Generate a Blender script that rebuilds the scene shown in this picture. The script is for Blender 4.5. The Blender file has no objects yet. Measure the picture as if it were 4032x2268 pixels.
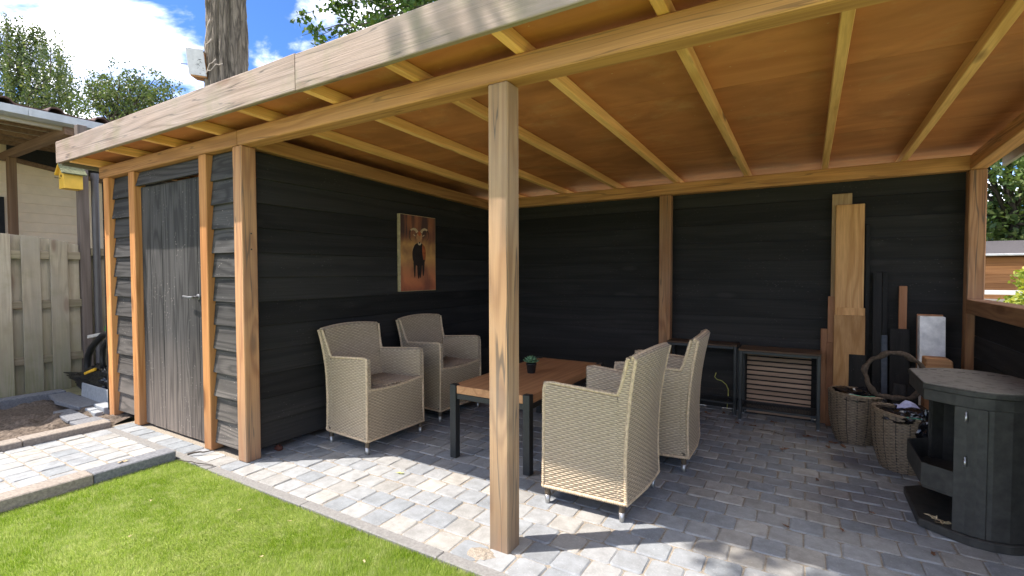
import bpy, bmesh, math, random
import numpy as np
from mathutils import Vector, Matrix
random.seed(7); rng = np.random.default_rng(7)
R = math.radians
scn = bpy.context.scene
col = scn.collection

# ------------------------------------------------------------------ camera
CX, CY, CZ = 3.4237, -1.9132, 1.3216
YAW, PITCH, ROLL, FPX = R(31.1439), R(-1.7791), R(-0.1388), 1918.07
fwd = Vector((-math.sin(YAW)*math.cos(PITCH), math.cos(YAW)*math.cos(PITCH), math.sin(PITCH)))
rgt = Vector((math.cos(YAW), math.sin(YAW), 0)); upv = rgt.cross(fwd)
r2 = rgt*math.cos(ROLL)+upv*math.sin(ROLL); u2 = -rgt*math.sin(ROLL)+upv*math.cos(ROLL)
cam = bpy.data.objects.new('camera', bpy.data.cameras.new('camera')); col.objects.link(cam)
M = Matrix.Identity(4)
for i in range(3):
    M[i][0] = r2[i]; M[i][1] = u2[i]; M[i][2] = -fwd[i]
M[0][3], M[1][3], M[2][3] = CX, CY, CZ
cam.matrix_world = M
cam.data.sensor_width = 36; cam.data.lens = FPX/4032*36; cam.data.clip_end = 800; cam.data.clip_start = 0.05
scn.camera = cam

# ------------------------------------------------------------------ light
SUN_EL = R(58.5); SAZ = R(38.1)                       # shadows fall towards +X, turned SAZ to +Y
sdir = Vector((-math.cos(SUN_EL)*math.cos(SAZ), -math.cos(SUN_EL)*math.sin(SAZ), math.sin(SUN_EL)))
world = bpy.data.worlds.new('World'); scn.world = world; world.use_nodes = True
sun = bpy.data.objects.new('sun', bpy.data.lights.new('sun', 'SUN')); col.objects.link(sun)
sun.data.energy = 2.3; sun.data.angle = R(0.53); sun.data.color = (1.0, 0.95, 0.885)
sun.rotation_euler = sdir.to_track_quat('Z', 'Y').to_euler()
scn.view_settings.view_transform = 'Standard'; scn.view_settings.look = 'None'
scn.view_settings.gamma = 1; scn.view_settings.use_curve_mapping = False
scn.view_settings.exposure = 2.14
scn.view_settings.use_white_balance = True; scn.view_settings.white_balance_temperature = 6650; scn.view_settings.white_balance_tint = 12
scn.cycles.diffuse_bounces = 8; scn.cycles.max_bounces = 14
wn = world.node_tree.nodes; wl = world.node_tree.links; wn.clear()
def wnode(t, **k):
    n = wn.new(t)
    for a, b in k.items(): setattr(n, a, b)
    return n
sky = wnode('ShaderNodeTexSky', sky_type='NISHITA'); sky.sun_disc = False
sky.sun_elevation = SUN_EL; sky.sun_rotation = math.atan2(sdir.x, sdir.y); sky.air_density = 0.75; sky.dust_density = 0.3; sky.ozone_density = 3.0; sky.altitude = 600
tc = wnode('ShaderNodeTexCoord'); sep = wnode('ShaderNodeSeparateXYZ'); wl.new(tc.outputs['Generated'], sep.inputs[0])
zz = wnode('ShaderNodeMath', operation='ADD'); wl.new(sep.outputs['Z'], zz.inputs[0]); zz.inputs[1].default_value = 0.12
zm = wnode('ShaderNodeMath', operation='MAXIMUM'); wl.new(zz.outputs[0], zm.inputs[0]); zm.inputs[1].default_value = 0.05
dx = wnode('ShaderNodeMath', operation='DIVIDE'); wl.new(sep.outputs['X'], dx.inputs[0]); wl.new(zm.outputs[0], dx.inputs[1])
dy = wnode('ShaderNodeMath', operation='DIVIDE'); wl.new(sep.outputs['Y'], dy.inputs[0]); wl.new(zm.outputs[0], dy.inputs[1])
cmb = wnode('ShaderNodeCombineXYZ'); wl.new(dx.outputs[0], cmb.inputs[0]); wl.new(dy.outputs[0], cmb.inputs[1]); cmb.inputs[2].default_value = 3.3
n1 = wnode('ShaderNodeTexNoise'); n1.inputs['Scale'].default_value = 1.5; n1.inputs['Detail'].default_value = 9; n1.inputs['Roughness'].default_value = 0.56; n1.inputs['Distortion'].default_value = 0.35
CLOUD_SHIFT = (25.48209, 28.91033, 7.25260)
mp = wnode('ShaderNodeMapping'); mp.inputs['Location'].default_value = CLOUD_SHIFT; wl.new(cmb.outputs[0], mp.inputs[0]); wl.new(mp.outputs[0], n1.inputs['Vector'])
ramp = wnode('ShaderNodeValToRGB'); wl.new(n1.outputs[0], ramp.inputs[0])
ramp.color_ramp.elements[0].position = 0.48; ramp.color_ramp.elements[1].position = 0.69
mixc = wnode('ShaderNodeMix', data_type='RGBA'); cpow = wnode('ShaderNodeMath', operation='POWER'); wl.new(ramp.outputs[0], cpow.inputs[0]); cpow.inputs[1].default_value = 1.7; wl.new(cpow.outputs[0], mixc.inputs[0]); tint = wnode('ShaderNodeMix', data_type='RGBA', blend_type='MULTIPLY'); tint.inputs[0].default_value = 1.0; tint.inputs[7].default_value = (0.21, 0.32, 0.44, 1); wl.new(sky.outputs[0], tint.inputs[6]); wl.new(tint.outputs[2], mixc.inputs[6]); mixc.inputs[7].default_value = (17.0, 16.8, 16.5, 1)
bg = wnode('ShaderNodeBackground'); wl.new(mixc.outputs[2], bg.inputs[0]); bg.inputs[1].default_value = 0.15
wo = wnode('ShaderNodeOutputWorld'); wl.new(bg.outputs[0], wo.inputs[0])

# ------------------------------------------------------------------ materials
class Mat:
    def __init__(s, name, rough=0.7, spec=0.3):
        s.m = bpy.data.materials.new(name); s.m.use_nodes = True; s.t = s.m.node_tree; s.t.nodes.clear()
        s.out = s.n('ShaderNodeOutputMaterial'); s.b = s.n('ShaderNodeBsdfPrincipled'); s.l(s.b.outputs[0], s.out.inputs[0])
        s.b.inputs['Roughness'].default_value = rough; s.b.inputs['Specular IOR Level'].default_value = spec
        s._tc = None; s._oi = None
    def n(s, t, **k):
        x = s.t.nodes.new(t)
        for a, b in k.items(): setattr(x, a, b)
        return x
    def l(s, a, b): s.t.links.new(a, b)
    def oc(s):
        if not s._tc: s._tc = s.n('ShaderNodeTexCoord')
        return s._tc.outputs['Object']
    def uv(s):
        if not s._tc: s._tc = s.n('ShaderNodeTexCoord')
        return s._tc.outputs['UV']
    def rnd(s):
        if not s._oi: s._oi = s.n('ShaderNodeObjectInfo')
        return s._oi.outputs['Random']
    def v(s, sock, x):
        if hasattr(x, 'is_linked'): s.l(x, sock)
        else: sock.default_value = x
    def math(s, op, a, b=0.0, clamp=False):
        x = s.n('ShaderNodeMath', operation=op); x.use_clamp = clamp; s.v(x.inputs[0], a); s.v(x.inputs[1], b); return x.outputs[0]
    def coords(s, scale=(1,1,1), jitter=True, src=None):
        c = src or s.oc()
        if jitter:
            a = s.n('ShaderNodeVectorMath', operation='ADD'); s.l(c, a.inputs[0])
            k = s.n('ShaderNodeCombineXYZ'); r = s.math('MULTIPLY', s.rnd(), 41.7)
            for i in range(3): s.l(r, k.inputs[i])
            s.l(k.outputs[0], a.inputs[1]); c = a.outputs[0]
        m = s.n('ShaderNodeVectorMath', operation='MULTIPLY'); s.l(c, m.inputs[0]); m.inputs[1].default_value = scale
        return m.outputs[0]
    def noise(s, vec, scale=1, detail=4, rough=0.55, dist=0.0):
        x = s.n('ShaderNodeTexNoise'); s.l(vec, x.inputs['Vector']); x.inputs['Scale'].default_value = scale
        x.inputs['Detail'].default_value = detail; x.inputs['Roughness'].default_value = rough; x.inputs['Distortion'].default_value = dist
        return x.outputs[0]
    def vor(s, vec, scale=1, feature='F1'):
        x = s.n('ShaderNodeTexVoronoi', feature=feature); s.l(vec, x.inputs['Vector']); x.inputs['Scale'].default_value = scale
        return x
    def mapr(s, f, a, b, c=0.0, d=1.0):
        x = s.n('ShaderNodeMapRange'); s.v(x.inputs[0], f); x.inputs[1].default_value = a; x.inputs[2].default_value = b; x.inputs[3].default_value = c; x.inputs[4].default_value = d
        return x.outputs[0]
    def mix(s, f, a, b, mode='MIX'):
        x = s.n('ShaderNodeMix', data_type='RGBA', blend_type=mode); s.v(x.inputs[0], f)
        for i, c in ((6, a), (7, b)):
            if hasattr(c, 'is_linked'): s.l(c, x.inputs[i])
            else: x.inputs[i].default_value = (*c[:3], 1)
        return x.outputs[2]
    def ramp(s, f, stops):
        x = s.n('ShaderNodeValToRGB'); s.l(f, x.inputs[0]); e = x.color_ramp.elements
        while len(e) < len(stops): e.new(0.5)
        for i, (p, c) in enumerate(stops): e[i].position = p; e[i].color = (*c[:3], 1)
        return x.outputs[0]
    def base(s, c):
        if hasattr(c, 'is_linked'): s.l(c, s.b.inputs['Base Color'])
        else: s.b.inputs['Base Color'].default_value = (*c[:3], 1)
    def bump(s, h, strength=0.4, dist=0.003):
        x = s.n('ShaderNodeBump'); x.inputs['Strength'].default_value = strength; x.inputs['Distance'].default_value = dist
        s.l(h, x.inputs['Height']); s.l(x.outputs[0], s.b.inputs['Normal'])
    def rough(s, r): s.v(s.b.inputs['Roughness'], r)

def wood(name, c1, c2, axis, knot=(0.16,0.07,0.03), grey=None, greyamt=0.0, rough=0.75, bump=0.35, across=9.0, contour=26.0, var=0.25, knots=True, spec=0.25, crack=0.0, specks=0.0, alg=None, zfade=None):
    """planks and beams: contour-line grain along the given local axis, knots, streaks, per-board tone."""
    m = Mat(name, rough, spec)
    a = {'x': 0, 'y': 1, 'z': 2}[axis]
    sc = [across]*3; sc[a] = across*0.055
    v = m.coords(tuple(sc))
    f1 = m.noise(v, 0.55, 2, 0.45, 0.25)
    if knots:
        sk = [5.2]*3; sk[a] = 1.5
        vk = m.vor(m.coords(tuple(sk)), 1.0); kd = vk.outputs['Distance']
        f1 = m.math('ADD', f1, m.mapr(kd, 0.05, 0.42, 0.10, 0.0))
    rings = m.math('SINE', m.math('MULTIPLY', f1, contour*2.4))
    rings = m.math('POWER', m.mapr(rings, -1, 1), 1.8)
    sc2 = [110.0]*3; sc2[a] = 2.2
    st = m.noise(m.coords(tuple(sc2)), 1.0, 3, 0.6)
    c = m.mix(m.math('MULTIPLY', rings, 0.9), c1, c2)
    c = m.mix(m.mapr(st, 0.3, 0.7, 0.0, 0.5), c, tuple(x*0.62 for x in c2))
    if knots:
        kf = m.mapr(kd, 0.09, 0.17, 1.0, 0.0)
        c = m.mix(m.math('MULTIPLY', kf, 0.8), c, knot)
        rings = m.math('ADD', rings, m.math('MULTIPLY', kf, 0.8))
    if crack:
        sq = [16.0]*3; sq[a] = 0.5
        q = m.noise(m.coords(tuple(sq)), 1.0, 2, 0.5, 0.2); q = m.math('ABSOLUTE', m.math('SUBTRACT', q, 0.5))
        c = m.mix(m.mapr(q, 0.004, 0.012, crack, 0.0), c, (0.03,0.02,0.014))
    if grey:
        g = m.noise(m.coords((1.6,1.6,1.6)), 1.0, 4, 0.6)
        c = m.mix(m.mapr(g, 0.35, 0.62, greyamt*0.35, greyamt), c, grey)
    if alg:
        g2 = m.noise(m.coords((5,5,5)), 1.0, 5, 0.65)
        c = m.mix(m.mapr(g2, 0.5, 0.72, 0.0, alg[1]), c, alg[0])
    if zfade:                                          # splashed earth low on the wood, (colour, z0, z1, amount) in local z
        sp = m.n('ShaderNodeSeparateXYZ'); g = m.n('ShaderNodeNewGeometry'); m.l(g.outputs['Position'], sp.inputs[0])
        nz = m.noise(m.coords((3,3,3)), 1.0, 4, 0.6)
        zj = m.math('ADD', sp.outputs['Z'], m.math('MULTIPLY', nz, zfade[4] if len(zfade) > 4 else 0.25))
        c = m.mix(m.math('MULTIPLY', m.mapr(zj, zfade[1], zfade[2], zfade[3], 0.0), m.mapr(rings, 0, 1, 1.0, 0.55)), c, zfade[0])
    if specks:
        vs_ = m.vor(m.coords(tuple(26.0 if i == a else 60.0 for i in range(3))), 1.0); nn_ = m.noise(m.coords((3,3,3)), 1.0, 3, 0.6)
        c = m.mix(m.math('MULTIPLY', m.mapr(vs_.outputs['Distance'], 0.10, 0.16, 1.0, 0.0), m.mapr(nn_, 0.48, 0.62, 0.0, specks)), c, (0.42,0.38,0.33))
    tone = m.mapr(m.rnd(), 0, 1, 1-var, 1+var)
    hs = m.n('ShaderNodeHueSaturation'); m.l(c, hs.inputs['Color']); m.l(tone, hs.inputs['Value'])
    m.base(hs.outputs[0])
    m.bump(m.math('ADD', m.math('MULTIPLY', st, 0.9), m.math('MULTIPLY', rings, 0.45)), bump, 0.003)
    return m.m

def plain(name, c, rough=0.6, spec=0.3, metal=0.0, nscale=30, namp=0.25, bump=0.15):
    m = Mat(name, rough, spec); m.b.inputs['Metallic'].default_value = metal
    nz = m.noise(m.coords((1,1,1)), nscale, 5, 0.6)
    m.base(m.mix(m.mapr(nz, 0.3, 0.7), tuple(x*(1-namp) for x in c), tuple(min(1, x*(1+namp)) for x in c)))
    m.bump(nz, bump, 0.002); return m.m

POST = dict(c1=(0.54,0.26,0.10), c2=(0.33,0.13,0.043), zfade=((0.17,0.135,0.10), 0.12, 0.75, 0.6, 0.3))
M_post = {a: wood('douglas_post_'+a, axis=a, grey=(0.42,0.32,0.24), greyamt=0.25, contour=28, crack=0.7, **POST) for a in 'z'}
M_postC = wood('weathered_post_z', (0.45,0.255,0.12), (0.29,0.145,0.06), 'z', contour=28, grey=(0.36,0.29,0.23), greyamt=0.4, crack=0.8, bump=0.5, zfade=((0.16,0.125,0.09), 0.1, 0.6, 0.75, 0.2))
M_stud = wood('planed_stud_z', (0.64,0.30,0.105), (0.46,0.19,0.06), 'z', contour=22, bump=0.2, zfade=((0.2,0.15,0.11), 0.1, 0.6, 0.45, 0.3))
M_beam = {a: wood('brown_beam_'+a, (0.60,0.29,0.11), (0.40,0.175,0.06), a, contour=24, crack=0.5, grey=(0.40,0.24,0.125), greyamt=0.3) for a in 'xy'}
M_rail = wood('orange_rail_y', (0.36,0.19,0.09), (0.27,0.13,0.06), 'y')
M_rafter = wood('pine_rafter_y', (0.86,0.50,0.21), (0.70,0.37,0.13), 'y', contour=14, bump=0.2, var=0.12)
M_fascia = wood('weathered_fascia_x', (0.37,0.27,0.215), (0.235,0.16,0.115), 'x', grey=(0.31,0.265,0.235), greyamt=0.5, bump=0.8, across=7, contour=22, crack=0.8, var=0.05, alg=((0.20,0.19,0.10), 0.45))
M_fasciay = wood('weathered_fascia_y', (0.3,0.26,0.22), (0.2,0.17,0.14), 'y', grey=(0.25,0.23,0.21), greyamt=0.7, bump=0.8)
M_black = {a: wood('black_board_'+a, (0.032,0.0295,0.027), (0.023,0.0215,0.020), a, knot=(0.036,0.033,0.03), rough=0.8, spec=0.1, specks=0.12, bump=0.3, contour=12, var=0.28) for a in 'xyz'}
def black_weathered(name, a, dust):
    m = wood(name, (0.066,0.063,0.060), (0.026,0.025,0.024), a, knot=(0.09,0.085,0.08), rough=0.75, specks=0.8, bump=0.7, contour=34, var=0.2, zfade=dust)
    return m
M_blackf = black_weathered('weathered_sunlit_black_board_x', 'x', ((0.15,0.13,0.11), 0.25, 1.3, 0.75, 0.35))  # weathered, dusty low down; base and dust lightened to put sunlit grey into colour
M_door = black_weathered('black_door_plank_z', 'z', ((0.19,0.155,0.125), 0.15, 1.05, 0.85, 0.4))
def ply():
    m = Mat('brown_plywood', 0.7, 0.2)
    v = m.coords((0.9, 7, 7)); f = m.noise(v, 1.0, 5, 0.6, 0.6)
    c = m.mix(m.mapr(f, 0.3, 0.7), (0.43,0.155,0.06), (0.56,0.225,0.092)); bl = m.noise(m.coords((1.7,2.3,1)), 1.0, 4, 0.6, 0.8); c = m.mix(m.mapr(bl, 0.40, 0.62, 0.0, 0.55), c, (0.26,0.097,0.042))
    s = m.noise(m.coords((4,4,4)), 1.0, 5, 0.7); c = m.mix(m.mapr(s, 0.55, 0.75, 0, 0.4), c, (0.5,0.31,0.16))
    sp = m.vor(m.coords((9,14,9)), 1.0); c = m.mix(m.mapr(sp.outputs['Distance'], 0.03, 0.06, 0.7, 0.0), c, (0.55,0.42,0.25))
    m.base(c); m.bump(f, 0.15, 0.002); return m.m
M_ply = ply()
M_roof = plain('grey_roofing_felt', (0.07,0.07,0.075), 0.9)
def paver_mat(name, island):
    m = Mat(name, 0.88, 0.2)
    if island:
        g = m.n('ShaderNodeNewGeometry'); r = g.outputs['Random Per Island']; crd = m.coords((1,1,1), False)
    else:
        r = m.rnd(); crd = m.coords((1,1,1))
    c = m.ramp(r, [(0.0,(0.225,0.245,0.258)),(0.2,(0.262,0.278,0.29)),(0.4,(0.295,0.308,0.312)),(0.55,(0.325,0.33,0.322)),(0.68,(0.285,0.28,0.262)),(0.8,(0.31,0.32,0.322)),(0.93,(0.34,0.325,0.29)),(1.0,(0.42,0.41,0.38))])
    a = m.noise(crd, 14, 6, 0.65); b = m.noise(crd, 110, 3, 0.7)
    c = m.mix(m.mapr(a, 0.32, 0.66, 0.0, 0.85), c, m.mix(1.0, c, (0.66,0.65,0.64), 'MULTIPLY'))
    c = m.mix(m.mapr(b, 0.58, 0.75, 0.0, 0.4), c, (0.55,0.53,0.49))
    m.base(c); m.bump(m.math('ADD', a, m.math('MULTIPLY', b, 0.5)), 0.55, 0.004); return m.m
M_paver = paver_mat('tumbled_concrete_paver', False); M_paver2 = paver_mat('tumbled_concrete_paver_far', True)
M_sand = plain('joint_sand', (0.25,0.218,0.175), 0.95, 0.1, nscale=160, namp=0.45, bump=0.6)
M_kerb = plain('grey_brown_concrete_kerb', (0.23,0.20,0.17), 0.85, 0.2, nscale=60, namp=0.3, bump=0.5)
M_kerbd = plain('slate_grey_concrete_kerb', (0.155,0.16,0.17), 0.85, 0.2, nscale=60, namp=0.3, bump=0.5)
M_strip = plain('pale_concrete_edging', (0.185,0.18,0.17), 0.9, 0.2, nscale=70, namp=0.22, bump=0.5)
M_slab = plain('pale_grey_slab', (0.27,0.285,0.30), 0.85, 0.2, nscale=40, namp=0.15, bump=0.3)
M_soil = plain('dark_soil', (0.11,0.088,0.07), 0.95, 0.1, nscale=45, namp=0.6, bump=1.0)
M_ground = plain('bare_ground', (0.27,0.27,0.17), 0.95, 0.1, nscale=4, namp=0.3)
def grass_mat():
    m = Mat('artificial_grass_blade', 0.3, 0.7)
    g = m.n('ShaderNodeNewGeometry'); r = g.outputs['Random Per Island']
    c = m.ramp(r, [(0.0,(0.16,0.28,0.015)),(0.4,(0.32,0.46,0.03)),(0.7,(0.46,0.57,0.07)),(0.88,(0.62,0.66,0.2)),(1.0,(0.85,0.82,0.5))])
    pn = m.noise(m.coords((2.6,2.6,2.6), False), 1.0, 4, 0.6); pn2 = m.noise(m.coords((17,17,17), False), 1.0, 3, 0.6)
    c = m.mix(m.mapr(pn, 0.36, 0.64, 0.0, 0.65), m.mix(1.0, c, (0.70,0.78,0.6), 'MULTIPLY'), m.mix(0.45, c, (0.62,0.66,0.30))); c = m.mix(m.mapr(pn2, 0.5, 0.68, 0.0, 0.35), c, (0.70,0.68,0.38))
    m.base(c)
    m.b.inputs['Transmission Weight'].default_value = 0.0
    tr = m.n('ShaderNodeBsdfTranslucent'); m.l(c, tr.inputs[0]); mx = m.n('ShaderNodeMixShader'); mx.inputs[0].default_value = 0.4
    m.l(m.b.outputs[0], mx.inputs[1]); m.l(tr.outputs[0], mx.inputs[2]); m.l(mx.outputs[0], m.out.inputs[0]); return m.m
M_grass = grass_mat()
M_turf = plain('turf_backing', (0.25,0.33,0.07), 0.95, 0.1, nscale=200, namp=0.5)
def leaf_mat(name, stops, trans=0.35, rough=0.5):
    m = Mat(name, rough, 0.4); g = m.n('ShaderNodeNewGeometry'); c = m.ramp(g.outputs['Random Per Island'], stops); m.base(c)
    tr = m.n('ShaderNodeBsdfTranslucent'); m.l(m.mix(1.0, c, (1.3,1.35,0.6), 'MULTIPLY'), tr.inputs[0]); mx = m.n('ShaderNodeMixShader'); mx.inputs[0].default_value = trans
    m.l(m.b.outputs[0], mx.inputs[1]); m.l(tr.outputs[0], mx.inputs[2]); m.l(mx.outputs[0], m.out.inputs[0]); return m.m
M_oak = leaf_mat('oak_leaf', [(0,(0.03,0.075,0.012)),(0.6,(0.055,0.115,0.02)),(1,(0.12,0.16,0.03))])
M_birch = leaf_mat('birch_leaf', [(0,(0.035,0.06,0.02)),(0.6,(0.06,0.092,0.03)),(1,(0.13,0.15,0.05))])
M_hedge = leaf_mat('hedge_leaf', [(0,(0.05,0.10,0.03)),(0.6,(0.11,0.17,0.05)),(1,(0.24,0.29,0.11))])
M_bush = leaf_mat('golden_bush_leaf', [(0,(0.10,0.15,0.015)),(0.6,(0.22,0.26,0.03)),(1,(0.36,0.36,0.05))])
M_laurel = leaf_mat('laurel_leaf', [(0,(0.025,0.06,0.012)),(1,(0.04,0.09,0.02))], 0.15, 0.35)
def bark():
    m = Mat('furrowed_bark', 0.95, 0.15); v = m.coords((9,9,1.5)); a = m.noise(v, 1.0, 5, 0.7, 1.2); vr = m.vor(m.coords((19,19,1.9)), 1.0, 'DISTANCE_TO_EDGE')
    c = m.mix(m.mapr(a, 0.3, 0.65), (0.085,0.07,0.055), (0.30,0.25,0.195)); c = m.mix(m.mapr(vr.outputs['Distance'], 0.0, 0.12, 0.3, 1.0), (0.05,0.042,0.035), c); m.base(c)
    m.bump(m.math('ADD', a, vr.outputs['Distance']), 0.9, 0.03); return m.m
M_bark = bark()
M_twig = plain('dark_branch', (0.06,0.05,0.04), 0.9)
def wicker(name, c1, c2, c3):
    m = Mat(name, 0.5, 0.4); v = m.coords((60,60,60)); a = m.noise(v, 1.0, 3, 0.6); at = m.n('ShaderNodeAttribute'); at.attribute_name = 'weave_shade'
    c = m.mix(m.mapr(a, 0.3, 0.7), c1, c2); c = m.mix(at.outputs['Fac'], c3, c); g = m.n('ShaderNodeSeparateXYZ'); m.base(c); return m.m  # third colour paints the shade of the weave gaps into the base colour
M_wicker = wicker('kubu_wicker', (0.47,0.36,0.235), (0.62,0.49,0.34), (0.10,0.072,0.045))
M_willow = wicker('weathered_willow', (0.17,0.12,0.075), (0.33,0.245,0.16), (0.025,0.019,0.014))
M_cush = plain('brown_woven_seat', (0.33,0.245,0.165), 0.9, 0.1, nscale=120, namp=0.35, bump=0.5)
M_steel = plain('brushed_steel', (0.42,0.41,0.39), 0.4, 0.5, 0.9, nscale=60, namp=0.1)
M_bsteel = plain('black_powder_coat', (0.016,0.017,0.017), 0.45, 0.5, nscale=80, namp=0.3)
M_stove = plain('dusty_black_stove_steel', (0.036,0.034,0.029), 0.62, 0.4, nscale=22, namp=0.35)
def stove_top():
    m = Mat('ash_dusted_steel', 0.9, 0.2); a = m.noise(m.coords((22,22,22)), 1.0, 6, 0.65, 0.3)
    m.base(m.mix(m.mapr(a, 0.3, 0.5), (0.075,0.07,0.06), (0.185,0.172,0.148))); m.bump(a, 0.3, 0.003); return m.m
M_stovetop = stove_top()
M_teak = wood('oiled_table_top_y', (0.52,0.265,0.12), (0.41,0.19,0.08), 'y', rough=0.45, bump=0.15, contour=18, spec=0.4)
M_tan = wood('fresh_tan_plank_z', (0.60,0.325,0.13), (0.44,0.215,0.075), 'z', contour=20)
M_red = wood('reddish_plank_z', (0.42,0.20,0.10), (0.30,0.13,0.06), 'z', contour=14)
M_pale = wood('grey_tan_plank_z', (0.44,0.29,0.155), (0.32,0.195,0.095), 'z')
M_orangex = wood('orange_block_x', (0.46,0.24,0.11), (0.34,0.16,0.07), 'x')
M_white = plain('scuffed_white_paint', (0.80,0.77,0.73), 0.6, 0.3, nscale=14, namp=0.22, bump=0.2)
M_beigeblk = plain('raw_block_edge', (0.42,0.36,0.30), 0.85)
M_rustic = wood('dark_rustic_board_x', (0.13,0.075,0.04), (0.055,0.035,0.022), 'x', rough=0.55)
M_slatw = wood('taupe_slat_x', (0.38,0.255,0.17), (0.30,0.195,0.13), 'x', knots=False, contour=10, bump=0.1, var=0.1)
M_felt = plain('black_felt', (0.012,0.012,0.012), 0.95)
M_fence = wood('mossy_fence_board_z', (0.47,0.385,0.27), (0.33,0.26,0.175), 'z', grey=(0.44,0.40,0.34), greyamt=0.5, bump=0.5, alg=((0.2,0.19,0.09), 0.3), zfade=((0.10,0.12,0.03), 0.1, 1.3, 0.75, 0.6))
M_fencer = wood('mossy_fence_rail_y', (0.32,0.27,0.19), (0.23,0.185,0.125), 'y', alg=((0.18,0.19,0.08), 0.4))
M_greypost = wood('mauve_grey_post_z', (0.22,0.175,0.155), (0.16,0.125,0.11), 'z', knots=False)
M_brownpost = wood('brown_porch_post_z', (0.21,0.125,0.075), (0.14,0.08,0.045), 'z', knots=False)
M_brownbeam = wood('brown_porch_beam_x', (0.24,0.15,0.1), (0.17,0.1,0.065), 'x', knots=False)
M_porchplank = wood('bare_soffit_plank_y', (0.56,0.46,0.36), (0.42,0.33,0.25), 'y', grey=(0.5,0.46,0.42), greyamt=0.6)
M_cream = plain('cream_siding', (0.74,0.59,0.43), 0.6, 0.3, nscale=8, namp=0.06, bump=0.05)
M_tile = plain('dark_red_roof_tile', (0.085,0.05,0.04), 0.85, nscale=14, namp=0.5, bump=0.5)
M_zinc = plain('zinc_gutter', (0.42,0.42,0.41), 0.45, 0.5, 0.6, nscale=8, namp=0.12)
M_pipe = plain('grey_brown_downpipe', (0.085,0.075,0.075), 0.4, 0.5, nscale=8, namp=0.1)
M_dark = plain('dark_bitumen_trim', (0.018,0.018,0.02), 0.8)
M_yellow = plain('yellow_painted_wood', (0.70,0.42,0.06), 0.55, 0.3, nscale=10, namp=0.1)
M_mossroof = plain('mossy_felt', (0.13,0.135,0.075), 0.95, nscale=40, namp=0.5, bump=0.6)
M_plastic = plain('black_plastic_bag', (0.008,0.008,0.01), 0.22, 0.6, nscale=8, namp=0.3, bump=0.4)
M_rubber = plain('black_rubber_hose', (0.012,0.012,0.013), 0.45, 0.5)
M_nest = plain('chalky_white_board', (0.50,0.50,0.48), 0.75, nscale=20, namp=0.08)
M_mark = plain('dark_pecked_mark', (0.05,0.045,0.04), 0.9)
M_pot = plain('black_plastic_pot', (0.012,0.012,0.012), 0.5)
M_succ = plain('succulent_leaf', (0.10,0.20,0.10), 0.5, nscale=40, namp=0.3)
M_cable = plain('yellow_green_cable', (0.42,0.40,0.10), 0.5)
M_leafd = plain('dry_oak_leaf', (0.42,0.33,0.19), 0.8, nscale=40, namp=0.35)
M_leafb = plain('brown_dead_leaf', (0.17,0.085,0.045), 0.85, nscale=40, namp=0.35)
M_cloth = plain('lilac_cloth', (0.42,0.44,0.66), 0.9)
M_vine = plain('brown_vine', (0.085,0.06,0.042), 0.95, nscale=60, namp=0.5, bump=0.8)
M_brush = plain('green_bristle', (0.06,0.17,0.03), 0.95, nscale=160, namp=0.6, bump=1.0)
M_orange = wood('orange_cedar_wall_x', (0.46,0.21,0.085), (0.36,0.155,0.06), 'x', knots=False)
M_greyroof = plain('grey_shingle', (0.055,0.05,0.052), 0.9, nscale=30, namp=0.2)
M_ystrap = plain('yellow_strap', (0.75,0.42,0.03), 0.5)
M_string = plain('green_twine', (0.08,0.36,0.22), 0.7)

# ------------------------------------------------------------------ mesh helpers
ORG = {}
def link(o, parent=None):
    col.objects.link(o)
    if parent: o.parent = parent
    return o
def tag(o, label=None, cat=None, group=None, kind=None):
    if label: o['label'] = label
    if cat: o['category'] = cat
    if group: o['group'] = group
    if kind: o['kind'] = kind
    return o
def thing(name, label, cat, loc=(0,0,0), rotz=0.0, group=None):
    o = bpy.data.objects.new(name, None); o.empty_display_size = 0.1; link(o)
    o.location = loc; o.rotation_euler = (0,0,rotz); ORG[o] = Vector((0,0,0)); return tag(o, label, cat, group)
def mobj(name, verts, faces, mat, parent=None, smooth=False, origin=None, world_of=None):
    """verts are in the thing's own space (or world space for a top-level mesh)."""
    vs = np.asarray(verts, dtype=np.float64).reshape(-1, 3)
    base = vs
    if world_of is not None: base = vs - np.array(world_of)
    o = np.array(origin) if origin is not None else (base.min(0)+base.max(0))/2
    me = bpy.data.meshes.new(name); me.from_pydata((base-o).tolist(), [], faces); 
    if smooth: me.shade_smooth()
    me.materials.append(mat)
    ob = bpy.data.objects.new(name, me); link(ob, parent)
    po = ORG.get(parent, Vector((0,0,0))) if parent else Vector((0,0,0))
    ob.location = Vector(o)-po; ORG[ob] = Vector(o); return ob
BOXF = [(0,3,2,1),(4,5,6,7),(0,1,5,4),(1,2,6,5),(2,3,7,6),(3,0,4,7)]
def bevel_mesh(verts, faces, w):
    bm = bmesh.new(); vv = [bm.verts.new(v) for v in verts]
    for f in faces: bm.faces.new([vv[i] for i in f])
    bmesh.ops.recalc_face_normals(bm, faces=bm.faces)
    bmesh.ops.bevel(bm, geom=list(bm.edges), offset=w, segments=1, affect='EDGES', clamp_overlap=True)
    bm.verts.index_update(); v = [x.co[:] for x in bm.verts]; f = [[a.index for a in x.verts] for x in bm.faces]; bm.free(); return v, f
def hexa(name, p, mat, parent=None, bev=0.004, **k):
    """p: 8 corners, bottom four then top four (counter-clockwise)."""
    v, f = (bevel_mesh(p, BOXF, bev) if bev else (p, BOXF))
    return mobj(name, v, f, mat, parent, **k)
def corners(x0,x1,y0,y1,z0,z1): return [(x0,y0,z0),(x1,y0,z0),(x1,y1,z0),(x0,y1,z0),(x0,y0,z1),(x1,y0,z1),(x1,y1,z1),(x0,y1,z1)]
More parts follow.
